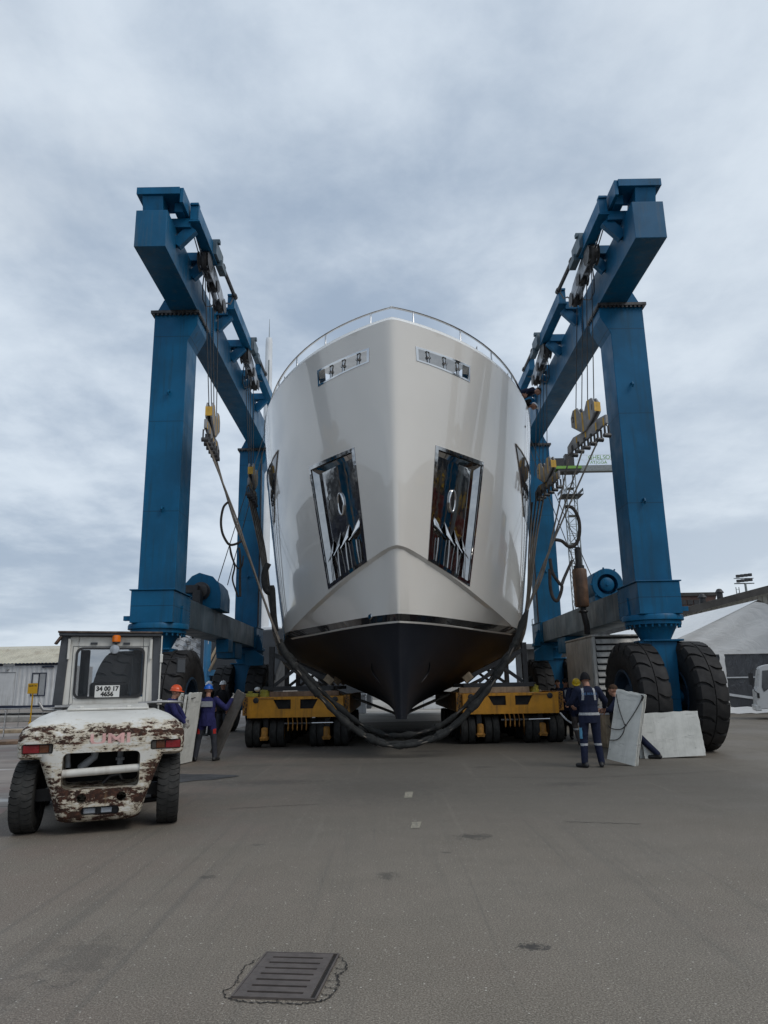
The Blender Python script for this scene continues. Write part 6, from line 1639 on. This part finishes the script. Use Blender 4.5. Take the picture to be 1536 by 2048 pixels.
a = MB(); a.box(-9.25, -5.9, 38.35, 38.6, 2.28, 2.56); a.box(-9.25, -6.2, 38.35, 38.6, 1.88, 1.98); a.box(-9.35, -8.7, 38.3, 38.6, 1.40, 1.86); a.box(-9.55, -9.15, 38.25, 38.7, .0, .9); a.build('cross_rail', M['blue_light'], gp, bevel=.01)
a = MB(); a.box(-9.2, -5.8, 38.7, 39.0, 1.99, 2.27); a.build('dark_panel', M['black'], gp)
a = MB(); a.tube([(-9.15, 38.2, 2.5), (-8.15, 38.1, 4.6)], .07, 8); a.build('timber_prop', M['pale_wood'], gp, smooth=40)
# dark shed far behind under the hull and the quay beyond
def shed(x0, x1, y, z1, label, mat, name='shed', depth=6, roofh=.6):
    t = thing(name, label, 'shed', ((x0+x1)/2, y, 0))
    a = MB(); a.box(x0, x1, y, y+depth, 0, z1); w = a.build('wall', mat, t)
    a = MB(); a.prism([(y-.3, z1+.003), (y+depth+.3, z1+.003), (y+depth/2, z1+roofh)], 'x', x0-.3, x1+.3); a.build('roof', M['roof_dark'], t)
    a = MB(); n = max(2, int((x1-x0)/2.2))
    for k in range(n): a.box(x0+.6+k*(x1-x0-1)/n, x0+1.5+k*(x1-x0-1)/n, y-.04, y-.001, z1*.45, z1*.7)
    a.build('windows', M['letter_white'], t)
    return t
shed(-6.6, -1.2, 55, 4.4, 'dark slate shed behind the rear left wheels', M['ship_hull'])
shed(11.5, 22.5, 60, 4.3, 'dark quay shed with pale windows seen past the rear right tyre', M['roof_dark'])
def bits(x, y, w_, h_, d, mat, label, cat, name):
    a = MB(); a.box(-w_/2, w_/2, -d/2, d/2, 0, h_*.9); a.box(-w_/2-.04, w_/2+.04, -d/2-.04, d/2+.04, h_*.9+.002, h_)
    o = a.build(name, mat, None, bevel=.03, shift=(0, 0, 0)); o.location = (x, y, .012); tag(o, label, cat); return o
bits(8.6, 45, 1.4, 1.2, 1, M['white_metal'], 'white crate on the yard behind the right trailer', 'crate', 'crate')
bits(9.0, 47.5, .9, 1.9, .9, M['letter_white'], 'tall white locker behind the right trailer', 'locker', 'locker')
bits(-2.3, 46, 2.0, 1.15, 1, M['white_metal'], 'low white crate glimpsed behind the left cradle frames', 'crate', 'crate')
bits(3.6, 52, 2.2, .9, 1, M['letter_white'], 'pale crate on the paving beyond the keel', 'crate', 'crate')
bits(-3.9, 45, 1.3, .9, 1, M['letter_grey'], 'grey crate behind the left trailer', 'crate', 'crate')
for i, (x, y, h_, lb) in enumerate(((15.0, 75, 8.0, 'thin lamp pole beyond the quay shed'), (16.4, 80, 7.2, 'shorter thin pole beyond the quay shed'))):
    t = thing('lamp_pole', lb, 'pole', (x, y, 0)); a = MB(); a.tube([(x, y, 0), (x, y, h_)], [.09, .05], 8); a.build('pole', M['crane_grey'], t, smooth=50)
    a = MB(); a.beam((x, y, h_), (x+1.2, y, h_+.2), .08, .06); a.build('arm', M['crane_grey'], t)

# ---------------------------------------------------------------- right: marquee, small truck, hall, brown block, mast
tent = thing('marquee', 'white pitched marquee tent with clear window walls behind the small truck', 'tent', (18.8, 37, 0))
ex0, ex1, ty0, ty1, ez, rz_ = 13.2, 24.4, 37.0, 62.0, 3.06, 5.55
rx = 18.95
def sag(a_, b_, n=10, s=.05):
    a_, b_ = Vector(a_), Vector(b_); return [a_.lerp(b_, k/n) - Vector((0, 0, s*math.sin(math.pi*k/n))) for k in range(n+1)]
tm, tn = newmat('tent_canvas'); tc = tn.coord()
wr = tn.noise(tn.mapping(tc, (.55, .55, 1.1), (0, 0, 0), (0, R(35), 0)), 1.6, 6, .6, 1.2)
tn.set(color=tn.mix(tn.ramp(wr, .3, .7), (.75, .75, .74), (.82, .815, .80)), rough=.65, spec=.3); tn.bump(wr, .45, .08)
a = MB(); rows = []
for j in range(26):
    y = ty0 + (ty1-ty0)*j/25
    rows.append(sag((ex0-.25, y, ez-.08), (rx, y, rz_)) + sag((rx, y, rz_), (ex1+.25, y, ez-.08))[1:])
a.grid(rows); a.build('roof', tm, tent, smooth=30, recalc=False)
a = MB(); n = 24; top = []; bot = []
for k in range(n+1):
    x = ex0 + (ex1-ex0)*k/n; zz = ez + (rz_-ez)*(1-abs(x-rx)/(rx-ex0 if x < rx else ex1-rx)) - .03
    top.append(Vector((x, ty0+.02, zz))); bot.append(Vector((x, ty0+.02+.02*math.sin(k*1.7), ez-.02)))
a.grid([[t_.lerp(b_, q/8) + Vector((0, .035*math.sin(q*1.3+t_.x*.9+q*t_.x*.2), 0)) for t_ in top] for q in range(9) for b_ in [None]] if False else [[top[k].lerp(bot[k], q/8) + Vector((0, .03*math.sin(q*1.1+k*.9), 0)) for k in range(n+1)] for q in range(9)])
a.build('gable', tm, tent, smooth=60, recalc=False)
a = MB(); a.grid([[Vector((ex0-.05+(ex1-ex0+.1)*k/40, ty0-.02-.03*math.sin(k*1.9), z)) for k in range(41)] for z in (ez+.04, ez-.10, ez-.2)]); a.build('valance', tm, tent, smooth=50, recalc=False)
cm_, cn = newmat('clear_pvc'); cc = cn.coord()
fold = cn.noise(cn.mapping(cc, (1.2, 1.2, .5), (0, 0, 0), (0, R(20), 0)), 2.0, 6, .65, .8)
cn.set(color=(.085, .09, .10), rough=.16, alpha=.93, spec=.6); cn.bump(fold, .9, .12)
a = MB(); a.grid([[Vector((ex0+.1+(ex1-ex0-.2)*k/30, ty0+.05, z)) for k in range(31)] for z in (.32, 1.2, 2.1, ez-.2)]); a.build('clear_wall', cm_, tent, recalc=False)
a = MB(); a.grid([[Vector((ex0+.02, ty0+.1+(ty1-ty0-.2)*k/30, z)) for k in range(31)] for z in (.32, 1.2, 2.1, ez-.1)]); a.build('clear_wall', cm_, tent, recalc=False)
for xx in (ex0+.02, 16.62, 20.6, ex1-.2):
    a = MB(); a.grid([[Vector((xx+dx+.015*math.sin(q*2.1), ty0-.02-.02*math.sin(q*3), .2+(ez-.35)*q/14)) for dx in (0, .26)] for q in range(15)]); a.build('lacing_strip', tm, tent, smooth=60, recalc=False)
a = MB(); a.beam((16.6, ty0, 1.72), (20.6, ty0, 1.72), .03, .06); a.beam((16.6, ty0+.01, .95), (20.4, ty0+.01, .35), .03, .12); a.build('tent_bar', M['letter_white'], tent)
a = MB(); a.grid([[Vector((ex0-.1+(ex1-ex0+.2)*k/40, ty0-.05-q*.30-.05*math.sin(k*1.3), .31-q*.30+.02*math.sin(k*2.1))) for k in range(41)] for q in (0, .5, .98)]); a.build('ground_skirt', tm, tent, smooth=50, recalc=False)
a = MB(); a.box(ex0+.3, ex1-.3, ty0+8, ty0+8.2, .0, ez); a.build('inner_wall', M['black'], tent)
# truck cab (faces left), mostly cut by the frame
tk = thing('small_truck', 'white light truck standing in front of the marquee, only its cab in view', 'truck', (16.4, 31.3, 0))
KM = Matrix.Translation((15.22, 30.9, 0)) @ Euler((0, 0, R(-22))).to_matrix().to_4x4()
prof = [(.02, .42), (-.03, .60), (.0, 1.15), (.10, 1.32), (.24, 2.02), (.32, 2.14), (.50, 2.20), (1.55, 2.24), (1.62, 2.18), (1.62, .42)]
wa = [(1.05+.47*math.cos(R(a_)), .42+.47*math.sin(R(a_))) for a_ in range(0, 181, 15)]
a = MB(); a.prism(prof[:-1] + [(1.62, .42)] + wa, 'y', 0, 1.75, KM); cb_ = a.build('cab', M['truck_white'], tk, bevel=.03)
a = MB(); a.prism([(.24, 1.28), (.34, 1.96), (1.18, 1.99), (1.20, 1.52), (.92, 1.46), (.55, 1.26), (.30, 1.10)], 'y', -.012, -.002, KM); a.build('side_window', M['glass_dark'], cb_)
a = MB(); a.prism([(1.25, .44), (1.26, 2.05), (1.268, 2.05), (1.258, .44)], 'y', -.006, -.001, KM); a.box(1.22, 1.30, -.03, -.001, .98, 1.22, KM); a.build('door_handle', M['black'], cb_)
a = MB(); a.box(-.22, -.04, -.28, -.16, 1.40, 1.86, KM)
a.tube([KM @ Vector(p) for p in ((.14, -.02, 2.0), (-.05, -.2, 2.02), (-.14, -.22, 1.85))], .018, 6); a.tube([KM @ Vector(p) for p in ((-.12, -.22, 1.42), (-.06, -.2, 1.15), (.06, -.02, 1.06))], .015, 6); a.build('mirror', M['black'], cb_)
a = MB(); a.box(.03, .12, -.03, .05, .86, 1.06, KM); a.build('indicator', M['black'], cb_)
a = MB(); a.box(-.10, .14, .0, 1.75, .34, .58, KM); a.build('bumper', M['truck_white'], cb_, bevel=.04)
a = MB(); a.lathe([(.25, -.11), (.37, -.11), (.395, -.06), (.395, .06), (.37, .11), (.25, .11)], (0, 0, 0), 'y', 28, None, False); a.v = [tuple(KM @ (Vector(v)+Vector((1.05, .10, .40)))) for v in a.v]; wy = a.build('tyre', M['rubber2'], tk, smooth=35)
a = MB(); a.lathe([(.26, -.1), (.2, -.06), (.12, -.10), (0, -.10)], (0, 0, 0), 'y', 20, None, False); a.v = [tuple(KM @ (Vector(v)+Vector((1.05, .10, .40)))) for v in a.v]; a.build('rim', M['pale_steel'], wy, smooth=35)
a = MB(); a.box(1.7, 6.0, -.05, 1.85, .75, .95, KM); a.box(1.7, 6.0, -.1, 1.9, .96, 2.0, KM); a.build('load_bed', M['truck_white'], tk)
a = MB(); a.lathe([(.0, -.11), (.37, -.11), (.395, -.06), (.395, .06), (.37, .11), (0, .11)], (0, 0, 0), 'y', 28); a.v = [tuple(KM @ (Vector(v)+Vector((4.6, .10, .40)))) for v in a.v]; a.build('tyre', M['rubber2'], tk, smooth=35)
# long hall with dark roof edge rising to the right
hall = thing('factory_hall', 'long beige clad hall with dark roof edge behind the marquee', 'hall', (36, 70, 0))
a = MB(); a.prism([(28.6, 0), (60, 0), (60, 12.5), (40, 10.45), (28.6, 7.75)], 'y', 70, 100)
for k in range(60): a.box(28.8+k*.5, 28.9+k*.5, 69.93, 69.999, 0, 7.8+.21*k*.5)
a.build('wall', M['beige_wall'], hall)
a = MB(); a.prism([(26.4, 7.15), (28.6, 7.76), (40, 10.46), (60, 12.52), (60, 13.1), (40, 11.15), (28.6, 8.42), (26.4, 7.6)], 'y', 68.6, 101); rf = a.build('roof', M['roof_dark'], hall)
a = MB()
for (x, z) in ((30.3, 8.75), (32.0, 9.2)): a.lathe([(.28, 0), (.28, .5), (.42, .55), (.2, .9), (0, .95)], (x, 69.5, z), 'z', 14)
a.build('roof_vent', M['black'], rf, smooth=40)
brn = thing('factory_block', 'dark brown clad block standing far behind the right leg foot', 'building', (50, 122, 0))
a = MB(); a.prism([(40, 0), (53.6, 0), (54.6, 12.0), (55.6, 15.4), (40, 15.9)], 'y', 122, 140); wl2 = a.build('wall', M['brown_wall'], brn)
a = MB(); a.box(40, 55.8, 121.8, 140, 15.45, 16.0); a.build('roof_edge', M['roof_dark'], brn)
a = MB()
for k in range(9): a.box(44+k*1.1, 44.9+k*1.1, 121.9, 121.99, 14.0, 14.8)
for z in (13.4, 12.3, 11.0): a.box(40, 54.4, 121.92, 121.99, z, z+.14)
a.build('window_band', M['black'], wl2)
a = MB(); a.lathe([(.3, 0), (.3, .9), (.0, .95)], (53.0, 121, 12.6), 'z', 10); a.box(53, 53.6, 120.7, 121, 12.7, 13.1); a.build('vent', M['ship_white'], brn)
a = MB(); a.tube([(51.2, 128, 16), (51.2, 128, 17.3)], .05, 5); a.tube([(52, 128, 16), (52, 128, 17.0)], .05, 5); a.box(50.8, 52.4, 127.9, 128.1, 16.6, 16.7); a.build('aerial', M['crane_grey'], brn)
ms = thing('floodlight_mast', 'floodlight mast with a rack of lamps rising behind the hall roof', 'floodlight', (54.9, 110, 0))
a = MB(); a.tube([(54.9, 110, 0), (54.75, 110, 15.9)], [.3, .16], 10); a.tube([(53.9, 110, 0), (53.7, 110, 15.3)], .06, 6); a.tube([(53.4, 110, 0), (53.25, 110, 15.3)], .06, 6)
for k in range(10): a.beam((53.25, 110, 10+k*.55), (53.75, 110, 10+k*.55), .05, .05)
a.build('mast', M['crane_grey'], ms, smooth=40)
for r_ in range(2):
    for k in range(4):
        a = MB(); x = 53.75+k*.62; z = 16.0+r_*.75+k*.06
        a.box(x-.26, x+.2, 109.7, 110.1, z, z+.42); a.build('floodlight', M['black'], ms)
a = MB(); a.box(53.2, 56.2, 110.1, 110.3, 15.8, 15.95); a.box(53.2, 56.2, 110.1, 110.25, 16.6, 16.7); a.build('rack', M['crane_grey'], ms)
# tower crane
tcx, tcy = 39.9, 150.0
cr_t = thing('tower_crane', 'grey lattice tower crane with green letters on its jib, behind the right slings', 'tower crane', (tcx, tcy, 0))
a = MB(); h_ = 1.05
for sx in (-1, 1):
    for sy in (-1, 1): a.box(tcx+sx*h_-.09, tcx+sx*h_+.09, tcy+sy*h_-.09, tcy+sy*h_+.09, 0, 45.5)
z = 0.0; k = 0
while z < 44:
    for sy in (-1, 1):
        s = 1 if k % 2 else -1
        a.beam((tcx-s*h_, tcy+sy*h_, z), (tcx+s*h_, tcy+sy*h_, z+2), .09, .09); a.beam((tcx-h_, tcy+sy*h_, z), (tcx+h_, tcy+sy*h_, z), .09, .09)
    for sx in (-1, 1):
        s = 1 if k % 2 else -1
        a.beam((tcx+sx*h_, tcy-s*h_, z), (tcx+sx*h_, tcy+s*h_, z+2), .09, .09)
    if k % 3 == 0: a.box(tcx-h_*.8, tcx+h_*.8, tcy-h_*.8, tcy+h_*.8, z, z+.06)
    z += 2; k += 1
a.build('tower', M['crane_grey'], cr_t)
a = MB(); a.box(tcx-2.6, tcx+2.2, tcy-1.4, tcy+1.4, 45.5, 46.1); a.box(tcx-3.2, tcx-1.0, tcy-1.0, tcy+1.0, 46.8, 48.6); a.box(tcx-.7, tcx+1.2, tcy-.8, tcy+.8, 46.1, 49.6); a.build('slewing_platform', M['black'], cr_t); a = MB(); a.box(tcx-2.2, tcx+2.2, tcy-2.2, tcy+2.2, 40.2, 40.35)
for x in (-2.2, 2.15): a.box(tcx+x, tcx+x+.06, tcy-2.2, tcy+2.2, 41.0, 41.6); a.box(tcx+x, tcx+x+.06, tcy-2.2, tcy-2.1, 40.3, 41.6)
a.build('tower_gallery', M['black'], cr_t)
a = MB(); a.box(tcx-4.8, tcx+2.5, tcy-1.5, tcy+1.5, 46.1, 46.7); a.build('machinery_deck', M['lime'], cr_t)
a = MB(); a.box(tcx+1, tcx+13, tcy-.7, tcy+.7, 45.9, 47.0); a.box(tcx+1, tcx+13, tcy-.72, tcy+.72, 45.7, 45.88); a.box(tcx-9, tcx-4, tcy-.6, tcy+.6, 49.0, 49.3); jb = a.build('jib', M['crane_grey'], cr_t)
a = MB()
for k in range(6): a.beam((tcx+2+k*2, tcy-.7, 47), (tcx+2+k*2, tcy-.7, 49.3), .05, .05); a.beam((tcx+2+k*2, tcy-.7, 49.2), (tcx+4+k*2, tcy-.7, 47.1), .05, .05)
a.beam((tcx+1, tcy-.7, 49.3), (tcx+13, tcy-.7, 49.3), .06, .06); a.beam((tcx+1, tcy-.7, 48.2), (tcx+13, tcy-.7, 48.2), .05, .05); a.build('jib_railing', M['ship_white'], jb)
a = MB(); a.text('GHELSON', 1.35, Matrix.Translation((tcx+7.1, tcy-.8, 48.65)) @ Euler((R(90), 0, 0)).to_matrix().to_4x4() @ Matrix.Diagonal((.95, 1, 1, 1)), .05); a.text('ATIGGA', 1.0, Matrix.Translation((tcx+6.4, tcy-.8, 47.55)) @ Euler((R(90), 0, 0)).to_matrix().to_4x4(), .05); a.build('jib_lettering', M['lime'], jb)
# pale round tower far behind on the left
tw = thing('round_tower', 'slim pale round tower with a thin aerial, rising behind the left of the yacht', 'tower', (-20.6, 120, 0))
a = MB(); a.lathe([(1.0, 0), (.85, 30), (.62, 62.0), (.62, 62.4), (.55, 63.0), (0, 63.2)], (-20.2, 120, 0), 'z', 24); a.build('shaft', M['ship_white'], tw, smooth=50)
a = MB(); a.tube([(-20.2, 120, 63), (-20.2, 120, 65.0), (-20.2, 120, 66.9)], [.08, .06, .03], 6); a.build('aerial', M['crane_grey'], tw)
a = MB(); a.box(-20.15, -19.95, 119.28, 119.36, 30, 58.5); a.build('cable_duct', M['crane_grey'], tw)

# ships lying off both sides of the yard, outside the picture but mirrored in the polished steel
for sx, mt_, mt2, lb in ((1, paint('ship_red', (.16, .022, .016), .55, var=.4, scale=.25, dirt=(.03, .03, .035), dirt_amt=.8), M['ship_hull'], 'red and black cargo ship moored right of the yard'),
                         (-1, paint('ship_navy', (.012, .017, .034), .5, var=.5, scale=.3, dirt=(.03, .03, .03), dirt_amt=.6), M['ship_hull'], 'dark navy ship moored left of the yard')):
    x = sx*33.0
    t = thing('moored_ship', lb, 'ship', (x, 10, 0), 0, 'ships moored beside the yard')
    a = MB(); sec = [(x+sx*2, 0), (x, 3), (x-sx*.6, 8.0), (x+sx*14, 8.0), (x+sx*14, 0)]
    a.prism(sec, 'y', -30, 44); a.build('hull', mt_, t, bevel=.3)
    a = MB(); a.box(min(x, x+sx*13), max(x, x+sx*13), -28, 42, 8.02, 10.0); a.box(min(x+sx*4, x+sx*10), max(x+sx*4, x+sx*10), 12, 36, 10.02, 12.0); a.build('deckhouse', mt2, t)
    a = MB()
    for k in range(30): a.box(x-.35 if sx > 0 else x+.02, x-.02 if sx > 0 else x+.35, -27+k*2.3, -26+k*2.3, 8.3+.2*(k % 3), 9.2+.2*(k % 3))
    a.box(x-.75 if sx > 0 else x+.5, x-.5 if sx > 0 else x+.75, -30, 44, 6.3, 6.5)
    a.build('deck_gear', M['block_yellow'] if sx > 0 else M['letter_grey'], t)

for i, (x, y, r_, h_, mt_, lb) in enumerate([(27, 33, 1.6, 19, 'ship_white', 'white column added for hull reflections, nearest the marquee side'), (30.5, 26, 1.3, 22, 'crane_grey', 'grey column added for hull reflections, second from the marquee side'), (26, 20, .8, 24, 'ship_white', 'slim white column added for hull reflections, between the grey ones'),
                                              (28, 14, 1.2, 17, 'ship_hull', 'dark column added for hull reflections, out of view on the right')]):  # unseen upright columns, added to put streaks in the hull reflections
    t = thing('reflection_column', lb, 'reflection column', (x, y, 0), 0, 'unseen columns added for hull reflections')
    a = MB(); a.lathe([(r_, 0), (r_, h_), (r_*.4, h_+r_*.6), (0, h_+r_*.65)], (x, y, 0), 'z', 28); a.build('shell', M[mt_], t, smooth=40)
    a = MB()
    for sx in (-.2, .2): a.tube([(x-r_-.1, y+sx, 0), (x-r_-.1, y+sx, h_)], .03, 5)
    for k in range(int(h_/.6)): a.beam((x-r_-.1, y-.2, .5+k*.6), (x-r_-.1, y+.2, .5+k*.6), .03, .03)
    a.build('ladder', M['crane_grey'], t)

# small clutter by the right trailer
a = MB(); a.tube(crv([(4.75, 20.7, .80), (4.85, 20.4, .62), (5.05, 20.2, .52), (5.2, 20.3, .60), (5.3, 20.5, .72)], 6), .022, 7); a.tube(crv([(4.78, 20.72, .78), (4.95, 20.5, .55), (5.2, 20.45, .48), (5.35, 20.6, .5)], 6), .018, 7)
o = a.build('air_hose', M['letter_white'], None, smooth=60, shift=(4.9, 20.4, .5)); tag(o, 'pale air hoses hanging off the end of the trailer by the capped man', 'hose')
t = thing('tool_crate', 'pale wooden crate with white top between the navy worker and the tied boards', 'crate', (5.75, 19.3, 0), R(12), world=False)
a = MB(); a.box(-.35, .35, -.3, .3, 0.01, .80); a.build('crate_box', M['pale_wood'], t, bevel=.01)
a = MB(); a.box(-.37, .37, -.32, .32, .802, .98); a.build('lid', M['white_metal'], t, bevel=.01)
